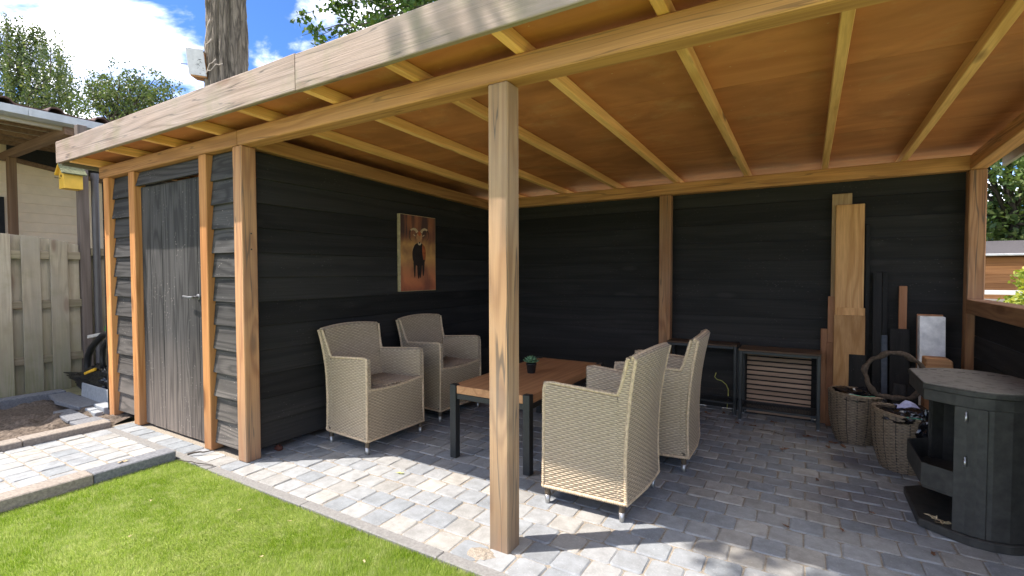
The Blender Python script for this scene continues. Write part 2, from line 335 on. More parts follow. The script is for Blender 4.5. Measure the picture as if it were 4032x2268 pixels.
def box(name, x0,x1,y0,y1,z0,z1, mat, parent=None, bev=0.004, **k): return hexa(name, corners(x0,x1,y0,y1,z0,z1), mat, parent, bev, **k)
def boxdata(x0,x1,y0,y1,z0,z1): return corners(x0,x1,y0,y1,z0,z1), BOXF
def merge(parts):
    V, F = [], []
    for v, f in parts:
        n = len(V); V += [tuple(a) for a in v]; F += [tuple(i+n for i in q) for q in f]
    return V, F
def tube(path, rad, n=8, close=False, cap=True):
    P = [Vector(p) for p in path]; rr = rad if hasattr(rad, '__len__') else [rad]*len(P); V, F = [], []
    up = Vector((0,0,1)); prev = None
    for i, p in enumerate(P):
        if close: t = P[(i+1) % len(P)]-P[i-1]
        else: t = P[min(i+1, len(P)-1)]-P[max(i-1, 0)]
        t.normalize()
        if prev is None: a = t.cross(up) if abs(t.dot(up)) < 0.95 else t.cross(Vector((1,0,0)))
        else: a = prev - t*prev.dot(t)
        a.normalize(); prev = a; b = t.cross(a)
        for k in range(n):
            q = p+(a*math.cos(2*math.pi*k/n)+b*math.sin(2*math.pi*k/n))*rr[i]; V.append(tuple(q))
    m = len(P)
    for i in range(m if close else m-1):
        for k in range(n):
            j = (i+1) % m; F.append((i*n+k, i*n+(k+1) % n, j*n+(k+1) % n, j*n+k))
    if cap and not close: F.append(tuple(range(n))[::-1]); F.append(tuple(range((m-1)*n, m*n)))
    return V, F
def lathe(prof, n=24, cx=0, cy=0, cap=True):
    V, F = [], []
    for r, z in prof:
        for k in range(n): V.append((cx+r*math.cos(2*math.pi*k/n), cy+r*math.sin(2*math.pi*k/n), z))
    for i in range(len(prof)-1):
        for k in range(n): F.append((i*n+k, i*n+(k+1) % n, (i+1)*n+(k+1) % n, (i+1)*n+k))
    if cap: F.append(tuple(range(n))[::-1]); F.append(tuple(range((len(prof)-1)*n, len(prof)*n)))
    return V, F
def prism(poly, z0, z1):
    n = len(poly); V = [(x,y,z0) for x,y in poly]+[(x,y,z1) for x,y in poly]
    F = [tuple(range(n))[::-1], tuple(range(n, 2*n))]+[(i,(i+1) % n,n+(i+1) % n,n+i) for i in range(n)]; return V, F
def blob(center, rad, seed, amp=0.25, freq=4.0, sub=4, squash=None):
    bm = bmesh.new(); bmesh.ops.create_icosphere(bm, subdivisions=sub, radius=1.0); r = random.Random(seed)
    from mathutils import noise as mn
    off = Vector((r.random()*50, r.random()*50, r.random()*50)); V = []
    for v in bm.verts:
        d = v.co.normalized(); h = 1+amp*mn.noise(d*freq*0.5+off)+amp*0.6*abs(mn.noise(d*freq*1.6+off))
        V.append(tuple(Vector(center)+Vector((d.x*rad[0]*h, d.y*rad[1]*h, d.z*rad[2]*h))))
    F = [[a.index for a in f.verts] for f in bm.faces]; bm.free(); return V, F
def fast_mesh(name, V, F, mat, smooth=False, attr=None):
    """big numpy meshes: V (n,3), F (m,k)"""
    me = bpy.data.meshes.new(name); n, k = len(V), F.shape[1]
    me.vertices.add(n); me.vertices.foreach_set('co', np.ascontiguousarray(V, dtype=np.float32).ravel())
    me.loops.add(F.size); me.loops.foreach_set('vertex_index', np.ascontiguousarray(F, dtype=np.int32).ravel())
    me.polygons.add(len(F)); me.polygons.foreach_set('loop_start', np.arange(0, F.size, k, dtype=np.int32))
    if smooth: me.polygons.foreach_set('use_smooth', np.ones(len(F), dtype=bool))
    if attr is not None:
        a = me.attributes.new('weave_shade', 'FLOAT', 'POINT'); a.data.foreach_set('value', np.ascontiguousarray(attr, dtype=np.float32))
    me.update(calc_edges=True); me.materials.append(mat); return me
def copy_tree(o, parent=None):
    c = o.copy(); col.objects.link(c); c.parent = parent
    for ch in list(o.children): copy_tree(ch, c)
    return c

# ------------------------------------------------------------------ ground, patio, path, lawn
g = mobj('ground', [(-300,-300,-0.06),(300,-300,-0.06),(300,300,-0.06),(-300,300,-0.06)], [(0,1,2,3)], M_ground); tag(g, kind='structure')

def paver_mesh(w, d, seed):
    r = random.Random(seed); c = 0.012
    def ring(ins, z, jit):
        x0, x1, y0, y1 = -w/2+ins, w/2-ins, -d/2+ins, d/2-ins; k = c
        pts = [(x0+k,y0),(x1-k,y0),(x1,y0+k),(x1,y1-k),(x1-k,y1),(x0+k,y1),(x0,y1-k),(x0,y0+k)]
        return [(x+r.uniform(-jit,jit), y+r.uniform(-jit,jit), z+r.uniform(-jit,jit)*0.3) for x, y in pts]
    V = ring(0, -0.035, 0.001)+ring(0, -0.006, 0.002)+ring(0.006, 0.0, 0.0018)
    F = [tuple(range(16,24))]
    for a in (0, 8):
        for i in range(8): F.append((a+i, a+(i+1) % 8, a+8+(i+1) % 8, a+8+i))
    return V, F
PITCH_X = 0.1535
def paver_sites():
    """rows along X, half bond; the rows are a little deeper along the front edge than under the roof"""
    out = []; y = -0.132; row = 0
    while y < 3.2:
        d = 0.152 if y < 1.0 else 0.134
        off = (row % 2)*PITCH_X*0.5 + rng.uniform(-0.006, 0.006)
        x0 = -1.70 if row == 0 else (-0.02 if row < 1 else 0.06)
        x = x0 - PITCH_X + off
        while x < 4.62:
            w = PITCH_X
            cx, cy = x+w/2, y+d/2
            if cx > x0+0.02 or row > 0: out.append((cx, cy, w, d))
            x += PITCH_X
        y += d; row += 1
    return out
patio = mobj('patio', [(-1.75,-0.16,-0.0065),(4.75,-0.16,-0.0065),(4.75,3.35,-0.0065),(-1.75,3.35,-0.0065)], [(0,1,2,3)], M_sand); tag(patio, kind='structure')
sites = paver_sites()
def px_of(P):
    d = Vector(P)-Vector((CX,CY,CZ)); z = d.dot(fwd); return (FPX*d.dot(r2)/z+2016, 1134-FPX*d.dot(u2)/z, z) if z > 0.1 else (-9999,-9999,-1)
def pav_rank(s):
    x, y, z = px_of((s[0], s[1], 0))
    vis = -40 < x < 4072 and -40 < y < 2320
    # pavers under the stove, in front of nothing etc. are simply ranked by their size in view
    return (0 if vis else 1, z)
sites.sort(key=pav_rank)
pmesh = {}
def pav_obj(cx, cy, w, d, parent, i):
    key = (round(d,3), i % 9)
    if key not in pmesh:
        v, f = paver_mesh(w-0.005, d-0.005, i+17); me = bpy.data.meshes.new('paver'); me.from_pydata(v, [], f); me.materials.append(M_paver); pmesh[key] = me
    o = bpy.data.objects.new('paver', pmesh[key]); link(o, parent)
    o.location = Vector((cx+random.uniform(-.002,.002), cy+random.uniform(-.002,.002), random.uniform(-.0035,.0015)))-ORG[parent]
    o.rotation_euler = (random.uniform(-.012,.012), random.uniform(-.012,.012), random.uniform(-.02,.02) + (math.pi if random.random() < .5 else 0)); return o
for i, s in enumerate(sites[:296]): pav_obj(*s, patio, i)
rest = []
for i, s in enumerate(sites[296:]):
    v, f = paver_mesh(s[2]-0.005, s[3]-0.005, 900+i); dz = random.uniform(-.0035, .0015)
    rest.append(([(x+s[0], y+s[1], z+dz) for x, y, z in v], f))
v, f = merge(rest); o = mobj('far_pavers', v, f, M_paver2, patio); o['kind'] = 'stuff'

path = mobj('path', [(-1.76,-2.2,-0.0065),(-0.53,-2.2,-0.0065),(-0.53,-0.205,-0.0065),(-1.76,-0.205,-0.0065)], [(0,1,2,3)], M_sand); tag(path, kind='structure')
k = 0
for j in range(10):
    y = -0.262-j*0.1535
    x = -1.70 + (j % 2)*0.077 - 0.02
    while x < -0.5:
        pav_obj(x, y-0.0, PITCH_X, 0.152, path, 100+k); x += PITCH_X; k += 1

strip = mobj('edging_strip', [(-1.72,-0.206,-0.02),(5.2,-0.206,-0.02),(5.2,-0.128,-0.02),(-1.72,-0.128,-0.02)], [(0,1,2,3)], M_sand); tag(strip, kind='structure')
xs = [-1.66,-0.98,-0.02,0.975,1.975,2.975,3.975,4.975]
for a, b in zip(xs[:-1], xs[1:]): box('edging_block', a+.002, b-.002, -0.199, -0.135, -0.05, 0.004+random.uniform(-.002,.002), M_strip, strip, 0.004)

lawn = mobj('lawn', [(-0.395,-7,-0.02),(7,-7,-0.02),(7,-0.201,-0.02),(-0.395,-0.201,-0.02)], [(0,1,2,3)], M_turf); tag(lawn, kind='structure')
def grass():
    N = 520000
    x = rng.uniform(-0.4, 3.0, N); y = rng.uniform(-1.9, -0.194, N)
    keep = (y > -1.25-0.25*x*0) | (x > 0.2); x, y = x[keep], y[keep]; N = len(x)
    # brushed nap: patches that lie over in different directions
    def field(a, b, ph): return np.sin(a*x+b*y+ph)+0.7*np.sin(1.9*b*x-1.3*a*y+2*ph)+0.5*np.sin(3.1*a*x+2.2*b*y+ph*3)
    f1 = field(3.1, 2.3, 0.4); f2 = field(2.2, -3.4, 1.9); lean = 0.011+0.010*f1/2.2
    ang = 0.5*f2+rng.normal(0, 0.55, N)-0.6
    h = rng.uniform(0.015, 0.030, N)*(1+0.2*f2/2); w = rng.uniform(0.0011, 0.0019, N)
    ex = lean+rng.normal(0, 0.007, N); tx, ty = x+np.cos(ang)*ex, y+np.sin(ang)*ex
    ph = rng.uniform(0, math.pi, N); cx, cy = np.cos(ph)*w, np.sin(ph)*w
    V = np.empty((N, 3, 3), np.float32)
    V[:,0] = np.stack([x-cx, y-cy, np.full(N, -0.02)], 1); V[:,1] = np.stack([x+cx, y+cy, np.full(N, -0.02)], 1); V[:,2] = np.stack([tx, ty, -0.02+h], 1)
    me = fast_mesh('grass', V.reshape(-1,3), np.arange(3*N).reshape(-1,3), M_grass)
    o = bpy.data.objects.new('grass', me); link(o); tag(o, 'short bright green artificial grass covering the lawn', 'grass', kind='stuff')
grass()

def kerb(label, x0, x1, y0, y1, h, mat): tag(box('kerb_block', x0, x1, y0, y1, -0.05, h, mat, bev=0.006), label, 'kerb')
kerb('dark slate grey kerb block between the path and the lawn, its end by the shelter', -0.535,-0.40,-0.68,-0.215,0.062, M_kerbd)
kerb('brown grey kerb block along the lawn, butted against the dark slate kerb', -0.535,-0.40,-1.70,-0.684,0.062, M_kerb)
kerb('sunlit kerb block beside the soil bed, ending near the shed corner', -1.835,-1.69,-0.69,-0.135,0.05, M_kerb)
kerb('kerb block beside the soil bed, continuing the line away from the shed', -1.835,-1.69,-1.70,-0.694,0.047, M_kerb)
kerb('dark shaded kerb running along the foot of the wooden fence', -3.64,-3.48,-2.4,0.09,0.05, M_kerbd)
def soil():
    nx, ny = 110, 70; X, Y = np.meshgrid(np.linspace(-3.48,-1.835,nx), np.linspace(-2.2,0.30,ny)); Z = np.zeros_like(X)-0.015
    for k in range(60):
        a, b = rng.normal(0, 1, 2)*rng.uniform(6, 60); Z += 0.10/np.hypot(a, b)*np.sin(a*X+b*Y+rng.uniform(0, 6))
    Z += rng.normal(0, 0.003, Z.shape); Z = np.clip(Z, -0.05, 0.035)
    V = np.stack([X, Y, Z], -1).reshape(-1, 3); i = np.arange(nx*ny).reshape(ny, nx)
    F = np.stack([i[:-1,:-1], i[:-1,1:], i[1:,1:], i[1:,:-1]], -1).reshape(-1, 4)
    o = bpy.data.objects.new('soil_bed', fast_mesh('soil_bed', V, F, M_soil, True)); link(o); tag(o, kind='structure')
soil()
def slabt(label, p, z0, z1, mat, name='concrete_slab'):
    v, f = prism(p, z0, z1); v, f = bevel_mesh(v, f, 0.005); tag(mobj(name, v, f, mat), label, 'slab')
slabt('flat dark slab lying by the fence end of the soil bed', [(-3.47,-0.06),(-3.1,-0.10),(-3.1,0.10),(-3.47,0.11)], 0.0, 0.035, M_kerbd)
slabt('large flat dark slab lying in front of the leaning slab', [(-3.09,-0.12),(-2.55,-0.09),(-2.52,0.085),(-3.09,0.10)], 0.0, 0.04, M_kerbd)
slabt('flat dark slab half sunk in the soil beside the sunlit kerb', [(-2.62,-0.26),(-2.12,-0.30),(-2.10,-0.15),(-2.62,-0.13)], 0.0, 0.03, M_kerbd)
slabt('flat dark slab sunk beside the sunlit kerb end, next to the shed corner post', [(-2.09,-0.30),(-1.84,-0.30),(-1.84,-0.09),(-2.09,-0.11)], 0.0, 0.028, M_kerbd)
slabt('short thick concrete block against the foot of the leaning slab', [(-2.42,-0.02),(-2.16,-0.03),(-2.15,0.06),(-2.42,0.075)], 0.0, 0.075, M_slab, 'concrete_block')
slabt('small grey paver lying loose beside the thick concrete block', [(-2.42,-0.085),(-2.28,-0.09),(-2.28,-0.03),(-2.42,-0.025)], 0.0, 0.05, M_slab, 'loose_paver')
slabt('small grey paver lying loose, its edge at the dark slab', [(-2.27,-0.095),(-2.15,-0.10),(-2.15,-0.04),(-2.27,-0.035)], 0.0, 0.045, M_slab, 'loose_paver')
# ------------------------------------------------------------------ garden shelter
W = 0.1072; ZF = 2.2; SLOPE = -0.0338
S = thing('garden_shelter', 'open timber shelter with a black boarded shed at one end and a plywood roof', 'shelter')
def rb(y): return 2.306+SLOPE*y                       # underside of the rafters
RH = 0.0625
box('post', 0, W, 0, W, 0, ZF, M_post['z'], S, 0.006)
for z in (1.60, 1.49):
    v, f = tube([(W-.002,0.062,z),(W+.0008,0.062,z)], 0.006, 8); mobj('screw', v, f, M_mark, S)
box('post', 2.137, 2.137+W, 0, W, -0.01, ZF, M_postC, S, 0.006)['label'] = 'free standing weathered front post'
box('post', 4.469, 4.576, 0, W, 0, ZF, M_post['z'], S, 0.006)
box('post', 4.469, 4.571, 3.047, 3.149, 0, 2.0925, M_post['z'], S, 0.006)
box('post', 2.152, 2.262, 3.055, 3.155, 0, 2.0925, M_post['z'], S, 0.006)
for x in (-2.133, -1.622, -0.459): box('stud', x, x+0.101, 0.004, 0.094, 0.0, ZF, M_stud, S, 0.005)
box('beam', -2.195, 0.066, -0.004, 0.103, ZF+.001, 2.304, M_beam['x'], S, 0.006)
box('beam', 0.069, 4.576, -0.004, 0.107, ZF+.001, 2.304, M_beam['x'], S, 0.006)
box('beam', 0.0, 4.571, 3.047, 3.152, 2.0935, 2.2025, M_beam['x'], S, 0.006)
hexa('beam', [(0.004,0.108,ZF+.002),(0.107,0.108,ZF+.002),(0.107,3.046,2.0935),(0.004,3.046,2.0935),(0.004,0.108,2.303),(0.107,0.108,2.303),(0.107,3.046,2.2015),(0.004,3.046,2.2015)], M_beam['y'], S, 0.005)
hexa('beam', [(4.469,0.108,ZF+.002),(4.571,0.108,ZF+.002),(4.571,3.046,2.0935),(4.469,3.046,2.0935),(4.469,0.108,2.303),(4.571,0.108,2.303),(4.571,3.046,2.2015),(4.469,3.046,2.2015)], M_beam['y'], S, 0.005)
RX = [-2.20,-1.45,-0.817,-0.179,0.426,1.052,1.672,2.288,2.919,3.522,4.052,4.62]
for x in RX:
    y0, y1 = -0.212, 3.42
    hexa('rafter', [(x,y0,rb(y0)),(x+.046,y0,rb(y0)),(x+.046,y1,rb(y1)),(x,y1,rb(y1)),(x,y0,rb(y0)+RH),(x+.046,y0,rb(y0)+RH),(x+.046,y1,rb(y1)+RH),(x,y1,rb(y1)+RH)], M_rafter, S, 0.003)
pxs = [-2.40,-1.427,-0.156,1.075,2.311,3.545,4.70]
for a, b in zip(pxs[:-1], pxs[1:]):
  for y0, y1 in ((-0.212,1.008),(1.0105,2.228),(2.2305,3.44)):
    zt = RH+.002
    hexa('ceiling_panel', [(a+.001,y0,rb(y0)+zt),(b-.001,y0,rb(y0)+zt),(b-.001,y1,rb(y1)+zt),(a+.001,y1,rb(y1)+zt),(a+.001,y0,rb(y0)+zt+.018),(b-.001,y0,rb(y0)+zt+.018),(b-.001,y1,rb(y1)+zt+.018),(a+.001,y1,rb(y1)+zt+.018)], M_ply, S, 0)
y0, y1 = -0.21, 3.47
hexa('roof_felt', [(-2.40,y0,rb(y0)+.085),(4.70,y0,rb(y0)+.085),(4.70,y1,rb(y1)+.085),(-2.40,y1,rb(y1)+.085),(-2.40,y0,rb(y0)+.1),(4.70,y0,rb(y0)+.1),(4.70,y1,rb(y1)+.1),(-2.40,y1,rb(y1)+.1)], M_roof, S, 0)
def fascia(x0, x1, zt0, zt1, zb0, zb1, y0=-0.243, y1=-0.214):
    n = 9; V = []
    for i in range(n):                                   # a slightly wavy sawn board
        t = i/(n-1); x = x0+(x1-x0)*t; w = random.uniform(-.003,.003)
        zb, zt = zb0+(zb1-zb0)*t+w, zt0+(zt1-zt0)*t+random.uniform(-.003,.003)
        V += [(x,y0+.003,zb),(x,y0,zb+.004),(x,y0,zt-.004),(x,y0+.003,zt),(x,y1,zt),(x,y1,zb)]
    F = [tuple(range(6)), tuple(range((n-1)*6, n*6))[::-1]]
    for i in range(n-1):
        for k in range(6): F.append((i*6+k, (i+1)*6+k, (i+1)*6+(k+1) % 6, i*6+(k+1) % 6))
    return mobj('fascia_board', V, F, M_fascia, S)
fascia(-2.405, 1.050, 2.515, 2.505, 2.322, 2.305); fascia(1.056, 4.73, 2.500, 2.508, 2.305, 2.305)
hexa('fascia_board', [(4.701,-.21,2.25),(4.73,-.21,2.25),(4.73,3.275,2.135),(4.701,3.275,2.135),(4.701,-.21,2.47),(4.73,-.21,2.47),(4.73,3.275,2.33),(4.701,3.275,2.33)], M_fasciay, S, 0.003)
hexa('fascia_board', [(-2.405,-.21,2.31),(-2.38,-.21,2.31),(-2.38,3.4,2.2),(-2.405,3.4,2.2),(-2.405,-.21,2.49),(-2.38,-.21,2.49),(-2.38,3.4,2.37),(-2.405,3.4,2.37)], M_fasciay, S, 0.003)
PB = 0.177
def lap_x(x0, x1, yb, z, zt, mat, out=0.03, th=0.016, name='wall_board'):      # faces -Y, lower edge stands out
    j = random.uniform(-.006,.006)
    p = [(x0,yb-out+j,z),(x1,yb-out+random.uniform(-.004,.004)+j,z+random.uniform(-.005,.005)),(x1,yb-out+th+j,z),(x0,yb-out+th+j,z),(x0,yb-.006,zt),(x1,yb-.006,zt),(x1,yb-.006+th*.6,zt),(x0,yb-.006+th*.6,zt)]
    return hexa(name, p, mat, S, 0.002)
def lap_side(y0, y1, xb, z, zt, mat, out=0.020):                                # faces +X
    j = random.uniform(-.002,.002)
    p = [(xb-.012,y0,z),(xb+out+j,y0,z),(xb+out-j,y1,z+random.uniform(-.004,.004)),(xb-.012,y1,z),(xb-.016,y0,zt),(xb,y0,zt),(xb,y1,zt),(xb-.016,y1,zt)]
    return hexa('wall_board', p, mat, S, 0.004)
for i in range(12):
    z = 0.055+i*PB; zt = min(z+0.195, 2.196)
    lap_x(-0.357, -0.001, 0.062, z, zt, M_blackf); lap_x(-2.031, -1.623, 0.062, z, zt, M_blackf)
    lap_side(0.109, 3.18, 0.045, z, min(z+0.195, 2.0935+0.1*(1-0.0)), M_black['y'])
for i in range(12):                                                            # left and rear sides of the shed
    z = 0.055+i*PB; zt = min(z+0.195, 2.19)
    box('wall_board', -2.15, -2.134, 0.0, 3.2, z, zt-.02, M_black['y'], S, 0)
for i in range(12):                                                            # rear wall seen from inside
    z = 0.001+i*PB; zt = min(0.001+(i+1)*PB+.012, 2.19)
    p = corners(-2.13, 4.60, 3.178, 3.186, z, zt); d = 0.021
    p = [(x, y+(d if q < 4 else 0)+random.uniform(-.0015,.0015), zz_) for q, (x, y, zz_) in enumerate(p)]
    hexa('wall_board', p, M_black['x'], S, 0.004)
# low parapet on the right
hexa('rail', corners(4.467,4.59,0.108,3.046,1.006,1.112), M_rail, S, 0.005)
for i in range(6): box('wall_board', 4.52, 4.538, 0.108, 3.046, 0.02+i*0.164, 0.02+(i+1)*0.164-.004, M_black['y'], S, 0.002)
# door
D = mobj('door', *boxdata(-1.56,-0.462,0.078,0.092,0.02,2.06), M_black['z'], S)
dx_ = [-1.56,-1.375,-1.172,-0.965,-0.757,-0.60,-0.462]
for a, b in zip(dx_[:-1], dx_[1:]): box('plank', a+.0015, b-.0015, 0.058+random.uniform(-.002,.002), 0.077, 0.014+random.uniform(-.003,.004), 2.066+random.uniform(-.004,.003), M_door, D, 0.003)
hv, hf = merge([tube([(-0.60,0.055,1.14),(-0.60,0.008,1.14)], 0.010, 10), tube([(-0.585,0.008,1.141),(-0.66,0.006,1.139),(-0.735,0.010,1.146)], [0.0095,0.009,0.0085], 10), tube([(-0.60,0.058,1.14),(-0.60,0.05,1.14)], 0.024, 14)])
mobj('handle', hv, hf, plain('grey_lever',(0.13,0.135,0.14),0.55,0.4,0.3), D, True)
lap_x(-1.521, -0.46, 0.056, 2.075, 2.196, M_blackf, 0.036, 0.03, 'lintel_board')

# ------------------------------------------------------------------ wicker chairs
def weave(P, nu, nv, up=0.026, vp=0.0122, amp=0.0017, r=0.0034, phase=0):
    """P: (nu0,nv0,3) coarse control grid of a surface, resampled and displaced into over-under strands."""
    P = np.asarray(P, float); du = np.linalg.norm(np.diff(P, axis=0), axis=2).sum(0).max(); dv = np.linalg.norm(np.diff(P, axis=1), axis=2).sum(1).max()
    cu = max(2, int(round(du/up))); cv = max(1, int(round(dv/vp))); NU, NV = cu*4+1, cv*4+1
    def resamp(A, axis, n):
        m = A.shape[axis]; t = np.linspace(0, m-1, n); i = np.clip(t.astype(int), 0, m-2); f = t-i
        a = np.take(A, i, axis); b = np.take(A, i+1, axis); sh = [1,1,1]; sh[axis] = n; f = f.reshape(sh); return a*(1-f)+b*f
    Q = resamp(resamp(P, 0, NU), 1, NV)
    tu = np.gradient(Q, axis=0); tv = np.gradient(Q, axis=1); nrm = np.cross(tu, tv); nrm /= np.linalg.norm(nrm, axis=2, keepdims=True)+1e-9
    U = np.linspace(0, cu, NU)[:,None]; V_ = np.linspace(0, cv, NV)[None,:]; row = np.minimum(np.floor(V_+1e-6), cv-1); fv = V_-row
    prof = np.sqrt(np.clip(1-(2*fv-1)**2, 0, 1)); over = np.tanh(2.2*np.cos(math.pi*(U+row+phase)))
    h = amp*over*(0.35+0.65*prof)+r*prof
    h[0,:] = h[-1,:] = 0; 
    Q = Q+nrm*h[:,:,None]; weave_shade = np.clip(0.66*prof+0.28*(over*0.5+0.5)+0.06, 0, 1)*np.ones_like(h)  # row gaps and dipping strands get the painted crease shade
    idx = np.arange(NU*NV).reshape(NU, NV); F = np.stack([idx[:-1,:-1], idx[1:,:-1], idx[1:,1:], idx[:-1,1:]], -1).reshape(-1,4)
    return Q.reshape(-1,3), F, weave_shade.ravel()
def join(parts):
    V, F, A, n = [], [], [], 0
    for v, f, a in parts: V.append(v); F.append(f+n); A.append(a); n += len(v)
    return np.concatenate(V), np.concatenate(F), np.concatenate(A)
def grid(fn, nu, nv): return np.array([[fn(u/(nu-1), v/(nv-1)) for v in range(nv)] for u in range(nu)])
def lerp(a, b, t): return a+(b-a)*t
def chair_mesh():
    """local: x = 0 front edge, +x to the back, y across, z up"""
    parts = []
    Z0 = 0.10; AT = 0.69; T = 0.036
    def hw(x, z): return lerp(0.302, 0.264, min(1, max(0, x/0.46)))+0.006*(0.4-z)+0.03*min(1, max(0, (x-0.41)/0.05))*max(0, (z-0.58)/0.31)**1.4       # half width, narrower to the back
    def xrear(z): t = (z-0.1)/0.79; return 0.485-0.06*t+0.12*t*t                    # waisted back outline
    def xfb(z): return 0.385+(z-0.45)/0.44*0.115 if z > 0.45 else 0.385             # front face of the back rest
    def armz(x): return AT-0.026*x/0.43
    BT = 0.888
    def btop(y): return BT-0.018*(abs(y)/0.27)**2+0.012
    for s in (1, -1):
        fl = (lambda g: g) if s == 1 else (lambda g: g[::-1])
        # outer side from front to back rest root
        side = grid(lambda u, v: (lambda x, z: (x, s*hw(x, z), z))(*((lambda x: (x, lerp(Z0, armz(x), v)))(lerp(0.0, 0.432, u)))), 5, 5)
        parts.append(weave(fl(side)[::-1], 0, 0))
        # outer side strip below and beside the back rest
        def rs(u, v):
            z = lerp(Z0, btop(0.27)-0.004, v); xf = 0.432 if z < 0.664 else max(0.432, xfb(z)); x = lerp(xf, xrear(z), u); return (x, s*hw(x, z)*(1 if z < .66 else lerp(1, 0.985, (z-.66)/.23)), z)
        parts.append(weave(fl(grid(rs, 3, 14))[::-1], 0, 0))
        # arm top, rolled
        def at(u, v):
            x = lerp(0.0, 0.437, u); y = hw(x, AT)-T*v; return (x, s*y, armz(x)+0.012*math.sin(math.pi*v))
        parts.append(weave(fl(grid(at, 5, 5)), 0, 0, 0.02, 0.011))
        def ai(u, v):
            x = lerp(0.0, 0.42, u); z = lerp(armz(x), 0.43, v); return (x, s*(hw(x, AT)-T), z)
        parts.append(weave(fl(grid(ai, 5, 4)), 0, 0))
        # front of the arm
        def af(u, v):
            y = hw(0, AT)-T*u; z = lerp(0.455, AT+0.012*math.sin(math.pi*u), v); return (-0.004+0.012*(z-.455), s*y, z)
        parts.append(weave(fl(grid(af, 3, 4)), 0, 0, 0.018))
    # front panel, top edge dipping in the middle
    def fp(u, v):
        y = lerp(-1, 1, u)*hw(0, 0.2); zt = 0.475-0.022*(1-(y/0.3)**2); z = lerp(Z0, zt, v); return (-0.004+0.010*math.sin(math.pi*v), y*(1-0.012*v), z)
    parts.append(weave(grid(fp, 9, 4)[::-1], 0, 0))
    def fe(u, v):
        y = lerp(-1, 1, u)*(hw(0, .4)-0.02); zt = 0.475-0.022*(1-(y/0.3)**2); return (lerp(-0.004, 0.05, v), y, zt+0.012*math.sin(math.pi*min(1, v*1.2)))
    parts.append(weave(grid(fe, 9, 3), 0, 0, 0.025, 0.012))
    def bf(u, v):
        z = lerp(0.43, BT, v); y = lerp(-1, 1, u)*hw(0.42, z)*0.985; zz_ = z if v < 1 else btop(y); cv = 0.022*(1-(y/0.27)**2); return (xfb(z)+cv, y, z if v < 0.999 else zz_)
    parts.append(weave(grid(bf, 9, 6)[::-1], 0, 0))
    def br(u, v):
        z = lerp(Z0, BT, v); y = lerp(-1, 1, u)*hw(xrear(z), z); cv = 0.03*(1-(y/0.27)**2)*(0.5+0.5*v); return (xrear(z)+cv, y, z if v < 0.999 else btop(y))
    parts.append(weave(grid(br, 9, 12), 0, 0))
    def bt(u, v):
        y = lerp(-1, 1, u)*0.290; cv = 0.028*(1-(y/0.27)**2); x = lerp(xfb(BT)+cv, xrear(BT)+cv, v); return (x, y, btop(y)+0.010*math.sin(math.pi*v))
    parts.append(weave(grid(bt, 9, 5)[::-1], 0, 0, 0.02, 0.011))
    return join(parts)
cv_, cf_, ca_ = chair_mesh()
M_rim = plain('wrapped_cane_rim', (0.54,0.405,0.26), 0.55, 0.4, nscale=70, namp=0.3, bump=0.3)
def rims():
    out = []
    for s in (1, -1):
        hwf = 0.300; out.append(('arm_rim', [(0.002,s*0.303,0.10),(0.002,s*0.300,0.40),(0.003,s*0.298,0.66),(0.012,s*0.293,0.692),(0.05,s*0.288,0.697),(0.2,s*0.277,0.688),(0.43,s*0.260,0.674)]))
        out.append(('back_rim', [(0.43,s*0.262,0.674),(0.445,s*0.265,0.70),(0.468,s*0.273,0.77),(0.49,s*0.285,0.85),(0.502,s*0.290,0.885)]))
    XR = lambda z: 0.485-0.06*(z-.1)/.79+0.12*((z-.1)/.79)**2
    HR = lambda z: 0.264+0.006*(.4-z)+0.03*max(0, (z-.58)/.31)**1.4
    for s in (1, -1):
        out.append(('corner_rim', [(XR(z), s*HR(z), z) for z in (0.10,0.2,0.35,0.5,0.6,0.7,0.8,0.885)]))
        out.append(('base_rim', [(0.0,s*0.304,0.10),(0.24,s*0.285,0.10),(0.485,s*0.266,0.10)]))
    out.append(('base_rim', [(-0.003,-0.304,0.10),(-0.003,0.304,0.10)])); out.append(('base_rim', [(0.485,-0.266,0.10),(0.50,0,0.10),(0.485,0.266,0.10)]))
    top = [(0.522+0.026*(1-(y/0.29)**2), y, 0.893+0.012-0.018*(abs(y)/.27)**2) for y in [0.290*(i/8-1) for i in range(17)]]
    out.append(('back_rim', top))
    out.append(('front_rim', [(0.0, y, 0.474-0.022*(1-(y/0.3)**2)) for y in [0.297*(i/6-1) for i in range(13)]]))
    return out
